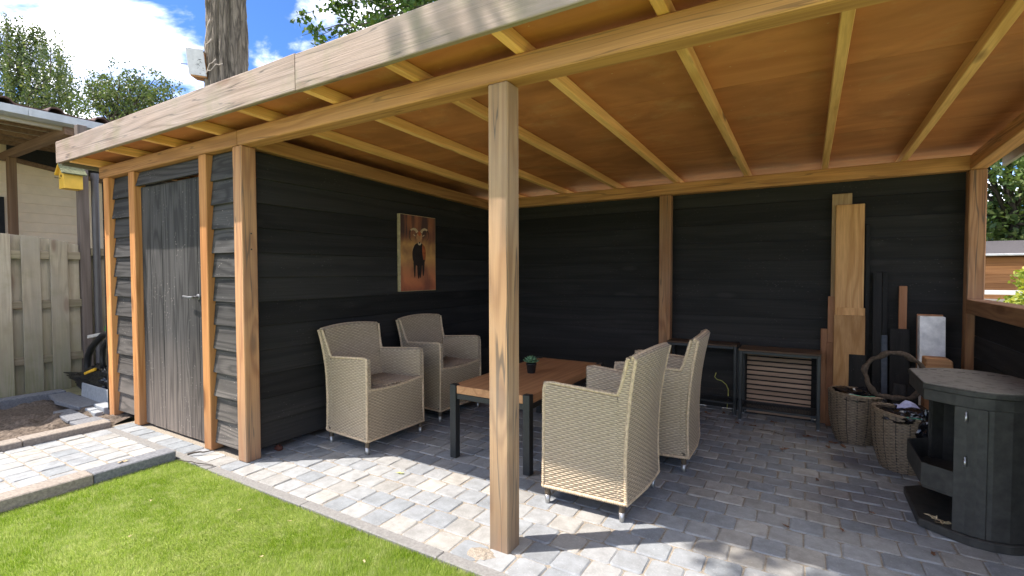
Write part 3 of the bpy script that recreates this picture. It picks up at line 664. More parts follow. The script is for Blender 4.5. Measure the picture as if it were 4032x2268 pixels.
def make_chair(name):
    t = thing(name, '', 'chair', group='wicker armchairs around the low table')
    me = fast_mesh('wicker_body', cv_-np.array((0.27,0,0.0)), cf_, M_wicker, True, ca_)
    b = bpy.data.objects.new('wicker_body', me); link(b, t); ORG[b] = Vector((0,0,0))
    v, f = bevel_mesh(*boxdata(0.02,0.41,-0.250,0.250,0.415,0.448), 0.012)
    sv = [(x-0.27, y, z+0.010*(1-(y/0.25)**2)) for x, y, z in v]; seat = mobj('seat', sv, f, M_cush, t)
    for i in range(11):
        y = -0.225+i*0.045; v, f = tube([(-0.265,y,0.462+.008*(1-(y/.25)**2)),(0.12,y,0.462+.008*(1-(y/.25)**2))], 0.010, 6); 
        mobj('seat_slat', v, f, M_cush, seat, True)
    for nm, pth in rims():
        pts, rr = [], []; P_ = [Vector(p) for p in pth]; L = 0
        for p, q in zip(P_[:-1], P_[1:]):
            n_ = max(2, int((q-p).length/0.0035))
            for i_ in range(n_): pts.append(p.lerp(q, i_/n_)); rr.append(0.0105+0.0016*math.sin(L/0.0125*6.283)); L += (q-p).length/n_
        v, f = tube([(p.x-0.27, p.y, p.z) for p in pts], rr, 7); mobj(nm, v, f, M_rim, t, True)
    for (x, y) in ((0.02,0.285),(0.02,-0.285),(0.455,0.252),(0.455,-0.252)):
        v, f = lathe([(0.016,0.045),(0.018,0.06),(0.016,0.067),(0.019,0.08),(0.017,0.088),(0.021,0.13)], 12, x-0.27, y); leg = mobj('leg', v, f, M_wicker, t, True)
        v, f = lathe([(0.012,0.0),(0.0135,0.004),(0.0175,0.05)], 12, x-0.27, y); mobj('foot_cap', v, f, M_steel, leg, True)
    return t
chair = make_chair('wicker_armchair')
# front edge x=0 is at local -0.27 ; rot z turns the chair
def place(o, front_x, yc, rot, label):
    o.rotation_euler = (0,0,rot); o.location = (front_x, yc, 0); o['label'] = label
c2 = copy_tree(chair); c3 = copy_tree(chair); c4 = copy_tree(chair)
place(chair, 0.715-0.27, 0.838, math.pi+R(0), 'wicker armchair by the black side wall, beside the shed corner post')
place(c2, 0.673-0.27, 1.726, math.pi-R(1), 'wicker armchair under the ram picture, deep in the corner')
place(c3, 2.181+0.27-0.02, 0.832, R(-3.2), 'wicker armchair with its back to the stove, sunlit along its lower edge')
place(c4, 2.275+0.27, 1.655, R(3), 'wicker armchair between the low table and the dark side tables, wholly in shade')

# ------------------------------------------------------------------ coffee table and succulent
T = thing('coffee_table', 'low table with thick reddish wood top and black square steel legs', 'table', (1.57,1.49,0))
def tb(name, a, mat, bev=0.003): return box(name, *a, mat, T, bev, world_of=(1.57,1.49,0))
X0, X1, Y0, Y1, TH = 1.252, 1.905, 0.815, 2.165, 0.528
v = [(X0+.005,Y0+.055),(X0+.055,Y0+.055),(X0+.055,Y0+.008),(X1-.055,Y0+.008),(X1-.055,Y0+.055),(X1-.004,Y0+.055),(X1-.004,Y1-.055),(X1-.055,Y1-.055),(X1-.055,Y1-.008),(X0+.055,Y1-.008),(X0+.055,Y1-.055),(X0+.005,Y1-.055)]
pv, pf = prism(v, 0.466, 0.522); pv, pf = bevel_mesh(pv, pf, 0.003); mobj('table_top', pv, pf, M_teak, T, world_of=(1.57,1.49,0))
for x in (X0, X1-.052):
    for y in (Y0, Y1-.052): tb('leg', (x,x+.052,y,y+.052,0,TH), M_bsteel)
tb('apron', (X0+.053,X1-.053,Y0+.012,Y0+.045,0.425,0.4645), M_bsteel); tb('apron', (X0+.053,X1-.053,Y1-.045,Y1-.012,0.425,0.4645), M_bsteel)
tb('apron', (X0+.01,X0+.042,Y0+.053,Y1-.053,0.425,0.4645), M_bsteel); tb('apron', (X1-.042,X1-.01,Y0+.053,Y1-.053,0.425,0.4645), M_bsteel)
P = thing('succulent', 'small green rosette succulent in a black pot on the low table', 'plant', (1.551,1.481,0.522))
v, f = lathe([(0.030,0.0),(0.031,0.003),(0.040,0.066),(0.043,0.068),(0.043,0.078),(0.036,0.078),(0.034,0.06),(0.005,0.058)], 20); mobj('pot', v, f, M_pot, P, True)
for ringi, (n, r, tilt, ln) in enumerate(((9,0.012,0.25,0.052),(8,0.009,0.55,0.046),(7,0.006,0.85,0.038),(5,0.003,1.2,0.028))):
    for kk in range(n):
        a = 2*math.pi*kk/n+ringi*0.4; ct, stt = math.cos(tilt), math.sin(tilt); V = []
        for q, (l, w) in enumerate(((0,0.006),(0.4,0.014),(0.75,0.016),(0.95,0.008),(1.06,0.001))):
            for sgn, up in ((-1,0.002),(1,0.002),(0,-0.005)):
                x = r+ln*l*ct-up*stt; z = 0.082+ln*l*stt+up*ct+0.006*ringi+0.008*l*l; y = sgn*w; V.append((x*math.cos(a)-y*math.sin(a), x*math.sin(a)+y*math.cos(a), z))
        F = []
        for q in range(4):
            b = q*3; F += [(b,b+1,b+4,b+3),(b+1,b+2,b+5,b+4),(b+2,b,b+3,b+5)]
        mobj('leaf', V, F+[(2,1,0),(12,13,14)], M_succ, P, True)

# ------------------------------------------------------------------ picture on the side wall
PI_ = thing('canvas_picture', 'upright canvas of a horned ram on an orange ground, on the black side wall', 'picture', (0.058,1.79,1.14))
y0, y1, z0, z1 = 1.525, 2.045, 1.143, 1.893; XF = 0.098
wp = (0.058,1.79,1.14)
canvas_edge = plain('raw_canvas_edge', (0.36,0.28,0.16), 0.85)
def canvas_mat():
    m = Mat('printed_canvas', 0.6, 0.3); v = m.coords((1,5,4), False); a = m.noise(v, 1.0, 3, 0.5, 0.4); b = m.noise(m.coords((1,14,2.2), False), 1.0, 2, 0.5)
    sp = m.n('ShaderNodeSeparateXYZ'); m.l(m.oc(), sp.inputs[0])
    c = m.ramp(m.mapr(sp.outputs['Z'], -0.375, 0.375), [(0.0,(0.42,0.115,0.05)),(0.16,(0.55,0.18,0.075)),(0.3,(0.46,0.18,0.075)),(0.45,(0.58,0.30,0.10)),(0.62,(0.52,0.26,0.085)),(0.72,(0.30,0.12,0.055)),(1.0,(0.24,0.085,0.045))])
    c = m.mix(m.mapr(a, 0.45, 0.65, 0, 0.7), c, (0.15,0.055,0.04)); up = m.mapr(sp.outputs['Z'], 0.08, 0.2)
    c = m.mix(m.math('MULTIPLY', up, m.mapr(b, 0.45, 0.6)), c, (0.07,0.035,0.03)); c = m.mix(m.math('MULTIPLY', up, m.mapr(b, 0.45, 0.3, 0, 0.6)), c, (0.36,0.14,0.06)); m.base(c); return m.m
box('canvas', 0.060, XF, y0, y1, z0, z1, canvas_edge, PI_, 0.002, world_of=wp)
prt = mobj('print', [(XF+.0012,y0+.006,z0+.006),(XF+.0012,y1-.006,z0+.006),(XF+.0012,y1-.006,z1-.006),(XF+.0012,y0+.006,z1-.006)], [(0,1,2,3)], canvas_mat(), PI_, world_of=wp)
def inkc(n, c): return plain(n, c, 0.6, 0.3, nscale=25, namp=0.35, bump=0.0)
I_dark, I_brown, I_horn, I_face, I_rim, I_hd = inkc('ink_dark',(0.022,0.015,0.013)), inkc('ink_rust',(0.36,0.09,0.03)), inkc('ink_horn',(0.50,0.36,0.21)), inkc('ink_face',(0.42,0.2,0.09)), inkc('ink_rim',(0.5,0.38,0.24)), inkc('ink_horn_shade',(0.06,0.03,0.022))
def pic(name, pts, mat, lay):                                   # pts in canvas pixels measured 0..1 (u right, v down)
    V = [(XF+.0012+.0004*lay, y0+(y1-y0)*u, z1-(z1-z0)*vv) for u, vv in pts]; mobj(name, V, [tuple(range(len(V)))], mat, prt, world_of=wp)
def Q(*a): return [((x-135)/513, (y-150-(x-135)*0.14*(1-(y-140)/1180))/1175) for x, y in a]
def smoothpoly(p, it=2):
    for _ in range(it):
        o = []
        for i in range(len(p)):
            a, b = p[i], p[(i+1) % len(p)]; o += [(a[0]*.75+b[0]*.25, a[1]*.75+b[1]*.25), (a[0]*.25+b[0]*.75, a[1]*.25+b[1]*.75)]
        p = o
    return p
pic('ram_body', smoothpoly(Q((350,600),(430,590),(480,660),(495,740),(490,860),(460,930),(400,960),(340,930),(305,860),(297,740),(315,660))), I_dark, 1)
pic('ram_flank', smoothpoly(Q((450,610),(480,650),(498,740),(492,840),(460,870),(445,760),(440,670))), I_brown, 2)
for i, q in enumerate((((312,860),(350,900),(345,1000),(338,1120),(325,1120),(318,1000)),((365,920),(400,930),(402,1050),(395,1140),(380,1140),(368,1040)),((402,920),(438,910),(430,1040),(415,1130),(402,1130),(400,1040)),((440,890),(478,860),(470,1000),(462,1100),(448,1100),(442,1000)))):
    pic('ram_leg', smoothpoly(Q(*q), 1), I_dark, 2+(i % 2))
pic('ram_head', smoothpoly(Q((370,450),(440,445),(445,500),(432,590),(415,630),(385,625),(365,560),(355,500))), I_face, 4)
pic('ram_forehead', smoothpoly(Q((385,420),(420,420),(428,470),(405,500),(380,470))), I_brown, 5)
pic('ram_muzzle', smoothpoly(Q((378,585),(428,585),(424,620),(402,634),(382,622))), I_rim, 5)
pic('ram_nose', smoothpoly(Q((388,583),(416,583),(408,606),(396,606))), I_dark, 6)
def horn(cx, cy, sgn):
    o, i2 = [], []
    for k in range(15):
        a = lerp(25, 248, k/14); th = lerp(52, 4, (k/14)**0.8); ca, sa = math.cos(R(a)), math.sin(R(a)); ro = 92+k*1.2
        o.append((cx-sgn*ro*ca*0.72, cy-ro*sa)); i2.append((cx-sgn*(ro-th)*ca*0.72, cy-(ro-th)*sa))
    for k in range(14):
        pic('ram_horn', Q(o[k], o[k+1], i2[k+1], i2[k]), I_horn if k < 7 else I_hd, 3)
horn(325, 465, -1); horn(472, 470, 1)
pic('ram_ear', smoothpoly(Q((345,480),(310,460),(318,478),(345,500))), I_rim, 5); pic('ram_ear', smoothpoly(Q((445,490),(478,468),(472,485),(448,508))), I_rim, 5)
pic('ram_outline', Q((345,600),(325,630),(305,690),(300,720),(297,715),(308,660),(330,615)), I_rim, 5)

# ------------------------------------------------------------------ dark side tables and slatted panel
def side_table(label, x0, x1, y0, y1, h):
    o = ((x0+x1)/2, (y0+y1)/2, 0); t = thing('side_table', label, 'side table', o, group='dark side tables along the rear wall')
    def b(n, a, m, bev=0.002): return box(n, *a, m, t, bev, world_of=o)
    b('table_top', (x0,x1,y0,y1,h-.016,h), M_rustic, 0.003)
    q = 0.026
    for x in (x0+.004, x1-.004-q):
        for y in (y0+.004, y1-.004-q):
            leg = b('leg', (x,x+q,y,y+q,0.012,h-.0165), M_bsteel); v, f = lathe([(0.011,0),(0.012,0.003),(0.012,0.0115)], 12, x+q/2, y+q/2); mobj('foot', v, f, M_slab, leg, True, world_of=o)
    for y in (y0+.007, y1-.007-.02):
        b('rail', (x0+.031,x1-.031,y,y+.02,h-.0395,h-.0165), M_bsteel); b('shelf_rail', (x0+.031,x1-.031,y,y+.02,0.105,0.125), M_bsteel)
    for x in (x0+.007, x1-.027): b('rail', (x,x+.02,y0+.031,y1-.031,h-.0395,h-.0165), M_bsteel); b('shelf_rail', (x,x+.02,y0+.031,y1-.031,0.105,0.125), M_bsteel)
    parts = []                                            # expanded wire mesh of the shelf
    L = x1-x0-.06; Dp = y1-y0-.06; st = 0.022
    for k in range(-int(Dp/st)-1, int(L/st)+1):
        for sg in (1, -1):
            xa = x0+.03+k*st; ya, yb = (y0+.03, y1-.03) if sg == 1 else (y1-.03, y0+.03); xb = xa+Dp
            ta = max(0, (x0+.03-xa)/Dp); tb_ = min(1, (x1-.03-xa)/Dp)
            if tb_-ta < 0.05: continue
            parts.append(tube([(lerp(xa,xb,ta), lerp(ya,yb,ta), .117),(lerp(xa,xb,tb_), lerp(ya,yb,tb_), .117)], 0.0016, 4, cap=False))
    v, f = merge(parts); mobj('mesh_shelf', v, f, M_bsteel, t, world_of=o)
side_table('dark side table with a slatted panel standing behind it', 2.915, 3.54, 2.822, 3.11, 0.641)
side_table('dark side table beside the rear wall post, a yellow cable behind it', 2.262, 2.892, 2.935, 3.165, 0.655)
SP = thing('slatted_panel', 'taupe slatted panel on black felt leaning behind the side table', 'panel', (3.24,3.13,0))
o = (3.24,3.13,0)
def lean(p, k=0.05): return [(x, y+k*z, z) for x, y, z in p]
hexa('felt_back', lean(corners(2.955,3.475,3.134,3.142,0.0,0.60)), M_felt, SP, 0, world_of=o)
for i in range(13):
    z = 0.012+i*0.0445; hexa('slat', lean(corners(2.957,3.473,3.120,3.1335,z,z+0.031)), M_slatw, SP, 0.0015, world_of=o)
v, f = tube([(2.683,3.168,0.342),(2.669,3.166,0.30),(2.69,3.166,0.278),(2.735,3.166,0.268),(2.775,3.166,0.235),(2.793,3.166,0.19),(2.793,3.166,0.12),(2.783,3.166,0.004)], 0.004, 8)
tag(mobj('cable', v, f, M_cable, smooth=True), 'thin yellow green cable curling down the black rear wall', 'cable')

# ------------------------------------------------------------------ timber leaning on the rear wall
def at298(x, z, y):                                       # sizes were read off on the plane y = 2.98
    k = (y-CY)/(2.98-CY); return CX+(x-CX)*k, CZ+(z-CZ)*k
def plank(label, x0, x1, zt, yt, yb, mat, th=0.022, zb=0.0, cat='plank', dx=0.0, name='plank'):
    a, z1 = at298(x0, zt, yt); b, _ = at298(x1, zt, yt)
    p = [(a+dx,yb,zb),(b+dx,yb,zb),(b+dx,yb+th,zb),(a+dx,yb+th,zb),(a,yt,z1),(b,yt,z1),(b,yt+th,z1),(a,yt+th,z1)]
    return tag(hexa(name, p, mat, None, 0.003), label, cat)
plank('grey tan plank, tallest of the leaning timber, behind the big tan plank', 3.600,3.738,1.972,3.150,3.10, M_pale)
plank('tall wide tan plank with round knots leaning on the rear wall', 3.628,3.824,1.879,3.122,3.03, M_tan, 0.024)
plank('tan plank with a frayed saw cut top, in front of the tall tan plank', 3.643,3.838,1.026,3.075,2.985, M_tan, 0.02)
plank('tan plank with white paint flecks, in front of the frayed plank', 3.626,3.840,0.962,3.045,2.955, M_tan, 0.02)
plank('narrow reddish batten leaning just beside the tan planks', 3.583,3.632,1.117,3.12,3.05, M_red)
plank('reddish board standing low behind the side table corner', 3.535,3.585,0.841,3.14,3.10, M_red)
plank('reddish board, lowest of the reddish ones, its foot on the paving', 3.577,3.652,0.729,3.09,3.04, M_red, 0.02)
plank('short black board leaning in front of the tan planks, behind the baskets', 3.735,3.852,0.640,3.01,2.93, M_black['z'], 0.02)
plank('narrow tall black board close beside the tall tan plank', 3.832,3.862,1.706,3.155,3.10, M_black['z'])
plank('black board with a beaded edge leaning on the rear wall', 3.886,3.945,1.315,3.150,3.06, M_black['z'])
plank('narrow black board beside the beaded black board', 3.948,3.980,1.321,3.150,3.06, M_black['z'])
plank('narrow slate grey batten in front of the black boards', 3.947,3.988,0.811,3.10,3.0, plain('slate_grey_paint',(0.06,0.068,0.08),0.7), 0.02)
plank('wide short black board with a screw hole, leaning beside the slate batten', 4.002,4.128,0.869,3.09,3.02, M_black['z'])
plank('orange batten standing up behind the wide black board', 4.055,4.106,1.210,3.145,3.11, M_red)
plank('orange board showing above the white block', 4.170,4.325,0.992,3.150,3.125, M_red)
plank('scuffed white painted timber block leaning by the corner post', 4.185,4.340,0.974,3.02,2.93, M_white, 0.09)
a, z1 = at298(4.226, 0.652, 2.62); b, _ = at298(4.41, 0.652, 2.62)
v, f = prism([(a,0),(b,0),(b,0.45),(b-.02,z1-.012),(b-.045,z1),(a,z1)], 2.62, 2.75); v = [(x, z, y) for x, y, z in v]; v, f = bevel_mesh(v, f, 0.006)
tag(mobj('timber_block', v, f, M_orangex), 'upright orange timber block with one rounded shoulder, behind the stove', 'block')

# ------------------------------------------------------------------ baskets
def basket(label, cx, cy, r0, r1, h, tilt):
    t = thing('wicker_basket', label, 'basket', (cx,cy,0), group='willow baskets of offcuts')
    def rad(v): return lerp(r0, r1, v**0.8)+0.016*math.sin(math.pi*min(1, v*1.05))
    n = 25
    G = grid(lambda u, v: ((rad(v))*math.cos(2*math.pi*u), rad(v)*math.sin(2*math.pi*u), h*v*(1+tilt*math.cos(2*math.pi*u))), n, 7)
    parts = [weave(G, 0, 0, 0.03, 0.0105, 0.0022, 0.0035)]
    G2 = grid(lambda u, v: ((rad(1-v)-.012)*math.cos(2*math.pi*u), (rad(1-v)-.012)*math.sin(2*math.pi*u), h*(1-v)*(1+tilt*math.cos(2*math.pi*u))+.004*v), n, 7); parts.append(weave(G2, 0, 0, 0.04, 0.02))
    G3 = grid(lambda u, v: ((r1-.006+.011*math.cos(2*math.pi*v))*math.cos(2*math.pi*u), (r1-.006+.011*math.cos(2*math.pi*v))*math.sin(2*math.pi*u), h*(1+tilt*math.cos(2*math.pi*u))+.011*math.sin(2*math.pi*v)), n, 9); parts.append(weave(G3, 0, 0, 0.02, 0.01))
    v_, f_, a_ = join(parts); o = bpy.data.objects.new('body', fast_mesh('body', v_, f_, M_willow, True, a_)); link(o, t)
    for k in range(16):
        a = 2*math.pi*k/16; v, f = tube([((rad(q)+.002)*math.cos(a), (rad(q)+.002)*math.sin(a), h*q*(1+tilt*math.cos(a))) for q in (0.0,.25,.5,.75,1.0)], 0.0028, 6); mobj('stake', v, f, M_willow, t, True)
    v, f = prism([(r0*math.cos(2*math.pi*k/20)*.97, r0*math.sin(2*math.pi*k/20)*.97) for k in range(20)], 0.003, 0.012); mobj('bottom', v, f, M_willow, t)
    return t
basket('willow basket of black plastic beside the reddish boards', 3.765, 2.72, 0.125, 0.175, 0.375, -0.02)
basket('willow basket with a vine ring and cloth, next to the stove', 4.005, 2.225, 0.13, 0.185, 0.372, -0.06)
v, f = blob((3.775,2.73,0.35), (0.15,0.15,0.055), 3, 0.5, 5); tag(mobj('plastic_bag', v, f, M_plastic), 'crumpled black plastic filling the basket beside the reddish boards', 'bag')
v, f = blob((4.03,2.20,0.355), (0.155,0.15,0.055), 5, 0.5, 5); tag(mobj('plastic_bag', v, f, M_plastic), 'crumpled black plastic filling the basket next to the stove', 'bag')
v, f = blob((4.11,2.07,0.325), (0.075,0.05,0.11), 9, 0.55, 5); tag(mobj('plastic_bag', v, f, M_plastic), 'black plastic hanging out over the basket rim towards the stove', 'bag')
V = []
for i in range(5):
    for j in range(5):
        x, y = lerp(3.955,4.08,i/4), lerp(2.20,2.33,j/4); V.append((x+.012*math.sin(j*2.1), y+.01*math.cos(i*1.7), 0.405+0.05*math.exp(-((i-2.2)**2+(j-2)**2)/2.2)+0.012*math.sin(i*2.3+j)))
F = [(i*5+j, (i+1)*5+j, (i+1)*5+j+1, i*5+j+1) for i in range(4) for j in range(4)]
n = len(V); V2 = V+[(x,y,z-.003) for x,y,z in V]; F2 = F+[tuple(q+n for q in f)[::-1] for f in F]
tag(mobj('cloth', V2, F2, M_cloth, smooth=True), 'crumpled lilac cloth lying on the basket next to the stove', 'cloth')
pts, rad_ = [], []
for k in range(44):
    a = 2*math.pi*k/44; w = 0.006*math.sin(a*5)+0.004*math.sin(a*11); r = 0.168+w; pts.append((3.965+r*math.cos(a), 2.40+0.02*math.sin(3*a)-0.03*math.sin(a), 0.588+r*math.sin(a))); rad_.append(0.0165+0.004*math.sin(7*a)+0.003*math.sin(13*a+1))
v, f = tube(pts, rad_, 9, close=True); tag(mobj('vine_ring', v, f, M_vine, smooth=True), 'rough brown vine ring standing in the basket next to the stove', 'wreath')
v, f = tube([(3.72,2.60,.385),(3.80,2.585,.382),(3.88,2.62,.384)], 0.0022, 5); tag(mobj('twine', v, f, M_string), 'green twine lying across the rim of the basket by the reddish boards', 'twine')
v, f = tube([(3.90,2.09,.388),(4.0,2.05,.386),(4.08,2.06,.384)], 0.0022, 5); tag(mobj('twine', v, f, M_string), 'green twine across the basket next to the stove', 'twine')
tag(box('timber_offcut', 3.842,3.877,2.30,2.42,0.245,0.305, M_red, bev=0.003), 'square orange offcut wedged between the two willow baskets', 'offcut')
for i, (x, z, w, hh, yy, lab) in enumerate(((3.985,0.42,0.075,0.11,2.62,'black offcut standing in the first basket behind the vine ring'),(4.06,0.43,0.07,0.10,2.60,'black offcut leaning beside another black offcut near the stove'))):
    tag(hexa('black_offcut', [(x,yy,z-hh),(x+w,yy,z-hh),(x+w,yy+.02,z-hh),(x,yy+.02,z-hh),(x+.01,yy+.04,z+hh*.6),(x+w+.005,yy+.04,z+hh*.55),(x+w+.005,yy+.06,z+hh*.55),(x+.01,yy+.06,z+hh*.6)], M_black['z'], None, 0.002), lab, 'offcut')

# ------------------------------------------------------------------ stove
ST = thing('garden_stove', 'black steel garden stove with an ash dusted top beside the low parapet', 'stove', (4.2,1.535,0))
o = (4.2,1.535,0); YC = 1.535
half = [(3.945,0.2135),(4.058,0.300),(4.12,0.335),(4.19,0.345),(4.26,0.332),(4.33,0.295),(4.395,0.22),(4.43,0.11)]
out = [(x, YC-d) for x, d in half]+[(x, YC+d) for x, d in half[::-1]]
def inset(poly, k): return [(4.19+(x-4.19)*k, YC+(y-YC)*k) for x, y in poly]
def stv(name, poly, z0, z1, mat, bev=0.003, **k):
    v, f = prism(poly, z0, z1); v, f = bevel_mesh(v, f, bev) if bev else (v, f); return mobj(name, v, f, mat, ST, world_of=o)
stv('base', inset(out, 1.03), 0.0, 0.045, M_stove, 0.006)
stv('lid', inset(out, 1.0), 0.722, 0.748, M_stove); stv('lid_top', inset(out, 0.985), 0.7485, 0.753, M_stovetop, 0.002)
stv('collar', inset(out, 0.975), 0.664, 0.7215, M_stove)
# rear shell
back = [(x, y) for x, y in inset(out, 0.965) if x > 4.05]
inner = [(x, y) for x, y in inset(out, 0.90) if x > 4.04]
V = []; n = len(back)
for z in (0.0455, 0.6635):
    V += [(x,y,z) for x, y in back]+[(x,y,z) for x, y in inner]
F = []
for i in range(n-1):
    F += [(i,i+1,2*n+i+1,2*n+i),(n+i+1,n+i,3*n+i,3*n+i+1),(2*n+i,2*n+i+1,3*n+i+1,3*n+i),(i+1,i,n+i,n+i+1)]
F += [(0,2*n,3*n,n),(n-1,2*n-1,4*n-1,3*n-1)]
mobj('shell', V, F, M_stove, ST, world_of=o)
fr = inset(out, 0.965)
left = [p for p in fr if p[0] < 4.075]; lp = sorted(left, key=lambda p: p[1])
ash = [(lp[0][0], lp[0][1]), (lp[1][0], lp[1][1]), (lp[2][0], lp[2][1]), (lp[3][0], lp[3][1])]
tray = [(lp[0][0]+.002,lp[0][1]), (lp[1][0],lp[1][1]), (lp[2][0],lp[2][1]), (lp[3][0]+.002,lp[3][1]), (4.30,lp[3][1]-.06), (4.30,lp[0][1]+.06)]
stv('hearth', tray, 0.205, 0.222, M_stove, 0.002)
# rim of the fire box, thin plates
def plate(name, a, b, z0, z1, th=0.006, mat=M_stove, parent=ST):
    d = Vector((b[0]-a[0], b[1]-a[1])); nn = Vector((-d.y, d.x)).normalized()*th
    return hexa(name, [(a[0],a[1],z0),(b[0],b[1],z0),(b[0]+nn.x,b[1]+nn.y,z0),(a[0]+nn.x,a[1]+nn.y,z0),(a[0],a[1],z1),(b[0],b[1],z1),(b[0]+nn.x,b[1]+nn.y,z1),(a[0]+nn.x,a[1]+nn.y,z1)], mat, parent, 0.0015, world_of=o)
plate('front_plate', lp[2], lp[1], 0.2225, 0.335, -0.006); plate('side_plate', lp[1], lp[0], 0.2225, 0.335, -0.006); plate('side_plate', lp[3], lp[2], 0.2225, 0.335, -0.006)
hexa('grate', corners(4.02,4.26,1.37,1.70,0.2225,0.245), M_stove, ST, 0.004, world_of=o)
hexa('rear_liner', corners(4.27,4.285,1.33,1.74,0.2225,0.662), M_stove, ST, 0.002, world_of=o)
for k in range(9): hexa('liner_rib', corners(4.258,4.2695,1.35+k*.043,1.366+k*.043,0.26,0.62), M_stove, ST, 0.002, world_of=o)
pa, pb = (4.058, 1.535-0.2905), (4.17, 1.535-0.337)
panel = plate('side_pillar', (4.056,1.243), (4.168,1.196), 0.0455, 0.6638, 0.012)
plate('side_pillar', (4.168,1.874), (4.056,1.827), 0.0455, 0.6638, 0.012)
for z in (0.595, 0.375):
    v, f = merge([lathe([(0.006,z),(0.006,z+.032),(0.0042,z+.033),(0.0042,z+.048),(0.002,z+.05)], 10, 4.094, 1.2185)]); mobj('hinge', v, f, M_steel, panel, True, world_of=o)
for k in range(8):
    a = k/7; x, y = lerp(3.99,4.40,a), 1.535+lerp(0.24,0.16,a); hexa('vent_slot', corners(x,x+.03,y,y+.007,0.7532,0.7542), M_felt, ST, 0, world_of=o)

# ------------------------------------------------------------------ fence, neighbour, left background
FE = thing('wooden_fence', 'grey green board fence with overlapping upright boards beside the soil bed', 'fence', (-3.69,0,0))
o = (-3.69,0,0)
def ftop(y): return 1.64+0.105*(1-((y+0.42)/0.78)**2) if y < 0.36 else 1.63
for i in range(-10, 4):
    y = -0.414+i*0.2295 + (0.004 if i < 0 else 0)
    if y+.15 > 0.31: continue
    def up(y0, x, n):
        if y0 < -0.42-0.78*2: tpa = tpb = 1.72
        else: tpa, tpb = ftop(max(y0,-0.9)), ftop(max(y0+.15,-0.9))
        hexa(n, [(x,y0,0.03),(x+.017,y0,0.03),(x+.017,y0+.15,0.03),(x,y0+.15,0.03),(x,y0,tpa),(x+.017,y0,tpa),(x+.017,y0+.15,tpb),(x,y0+.15,tpb)], M_fence, FE, 0.003, world_of=o)
    up(y, -3.69, 'fence_board'); up(y+0.115, -3.745, 'fence_board')
for z in (1.484, 0.95, 0.35): box('rail', -3.727, -3.691, -2.7, 0.313, z, z+.085, M_fencer, FE, 0.003, world_of=o)
box('rail', -3.727, -3.691, 0.41, 1.4, 1.53, 1.62, M_fencer, FE, 0.003, world_of=o)
for k in range(7): box('fence_board', -3.745+.0, -3.728, 0.412+k*.15, 0.56+k*.15, 0.03, 1.55, M_fence, FE, 0.003, world_of=o)
tag(box('porch_post', -3.775,-3.68,0.314,0.403,0,3.02, M_greypost, bev=0.004), 'tall mauve grey post at the fence end, a yellow bird house on it', 'post')
v, f = merge([lathe([(0.036,0.0),(0.036,2.42)], 16, -3.69, 0.462), lathe([(0.040,2.42),(0.040,2.49)], 16, -3.69, 0.462)])
tag(mobj('downpipe', v, f, M_pipe, smooth=False), 'dark round downpipe beside the mauve grey post', 'pipe')
B = thing('bird_house', 'yellow wooden bird house with a mossy roof hung on the grey post', 'bird house', (-3.61,0.225,2.26)); o = (-3.61,0.225,2.26)
box('body', -3.68,-3.53,0.14,0.305,2.262,2.44, M_yellow, B, 0.004, world_of=o)
v, f = [(-3.68,0.14,2.4405),(-3.53,0.14,2.4405),(-3.605,0.14,2.515),(-3.68,0.305,2.4405),(-3.53,0.305,2.4405),(-3.605,0.305,2.515)], [(0,1,2),(5,4,3),(0,3,4,1),(1,4,5,2),(2,5,3,0)]
mobj('gable', v, f, M_yellow, B, world_of=o)
hexa('roof', [(-3.605,0.112,2.517),(-3.50,0.112,2.412),(-3.50,0.333,2.412),(-3.605,0.333,2.517),(-3.605,0.112,2.535),(-3.487,0.112,2.424),(-3.487,0.333,2.424),(-3.605,0.333,2.535)], M_mossroof, B, 0.003, world_of=o)
hexa('roof', [(-3.71,0.112,2.412),(-3.606,0.112,2.517),(-3.606,0.333,2.517),(-3.71,0.333,2.412),(-3.723,0.112,2.424),(-3.606,0.112,2.535),(-3.606,0.333,2.535),(-3.723,0.333,2.424)], M_yellow, B, 0.003, world_of=o)
v, f = lathe([(0.014,0),(0.014,0.004)], 16); v = [(x-3.605, 0.137+z, y+2.40) for x, y, z in v]; mobj('entrance', v, f, M_felt, B, world_of=o)
v, f = tube([(-3.63,0.14,2.375),(-3.63,0.09,2.38)], 0.004, 6); mobj('perch', v, f, M_mark, B, world_of=o)
# black bag, hoses, brush and slab in the corner beside the shed
v, f = blob((-2.86,0.235,0.16), (0.42,0.10,0.19), 21, 0.42, 5, 5)
v = [(x-1.0*max(0,-x-3.1), y-0.35*max(0,-x-3.05), max(0.0, lerp(z, 0.2+0.3*(z-.16), min(1,max(0,(-x-3.05)/.2))))) for x, y, z in v]
tag(mobj('plastic_bag', v, f, M_plastic, smooth=True), 'bulging black plastic bag on the ground beside the shed corner', 'bag')
v, f = tube([(-2.45,0.22,0.76),(-2.62,0.21,0.73),(-2.80,0.20,0.69),(-2.95,0.20,0.62),(-3.10,0.20,0.54),(-3.20,0.20,0.44),(-3.235,0.20,0.32),(-3.2,0.20,0.2)], 0.032, 12); tag(mobj('hose', v, f, M_rubber, smooth=True), 'thick black hose arching out of the bag beside the shed', 'hose')
v, f = tube([(-2.62,0.22,0.70),(-2.78,0.22,0.62),(-2.88,0.22,0.53),(-2.90,0.22,0.42),(-2.86,0.22,0.25)], 0.025, 12); tag(mobj('hose', v, f, M_rubber, smooth=True), 'thinner black hose hanging inside the thick hose arch', 'hose')
v, f = blob((-2.74,0.27,0.74), (0.15,0.06,0.085), 31, 0.15, 9, 4); tag(mobj('brush_head', v, f, M_brush), 'round green bristle brush above the black hoses', 'brush')
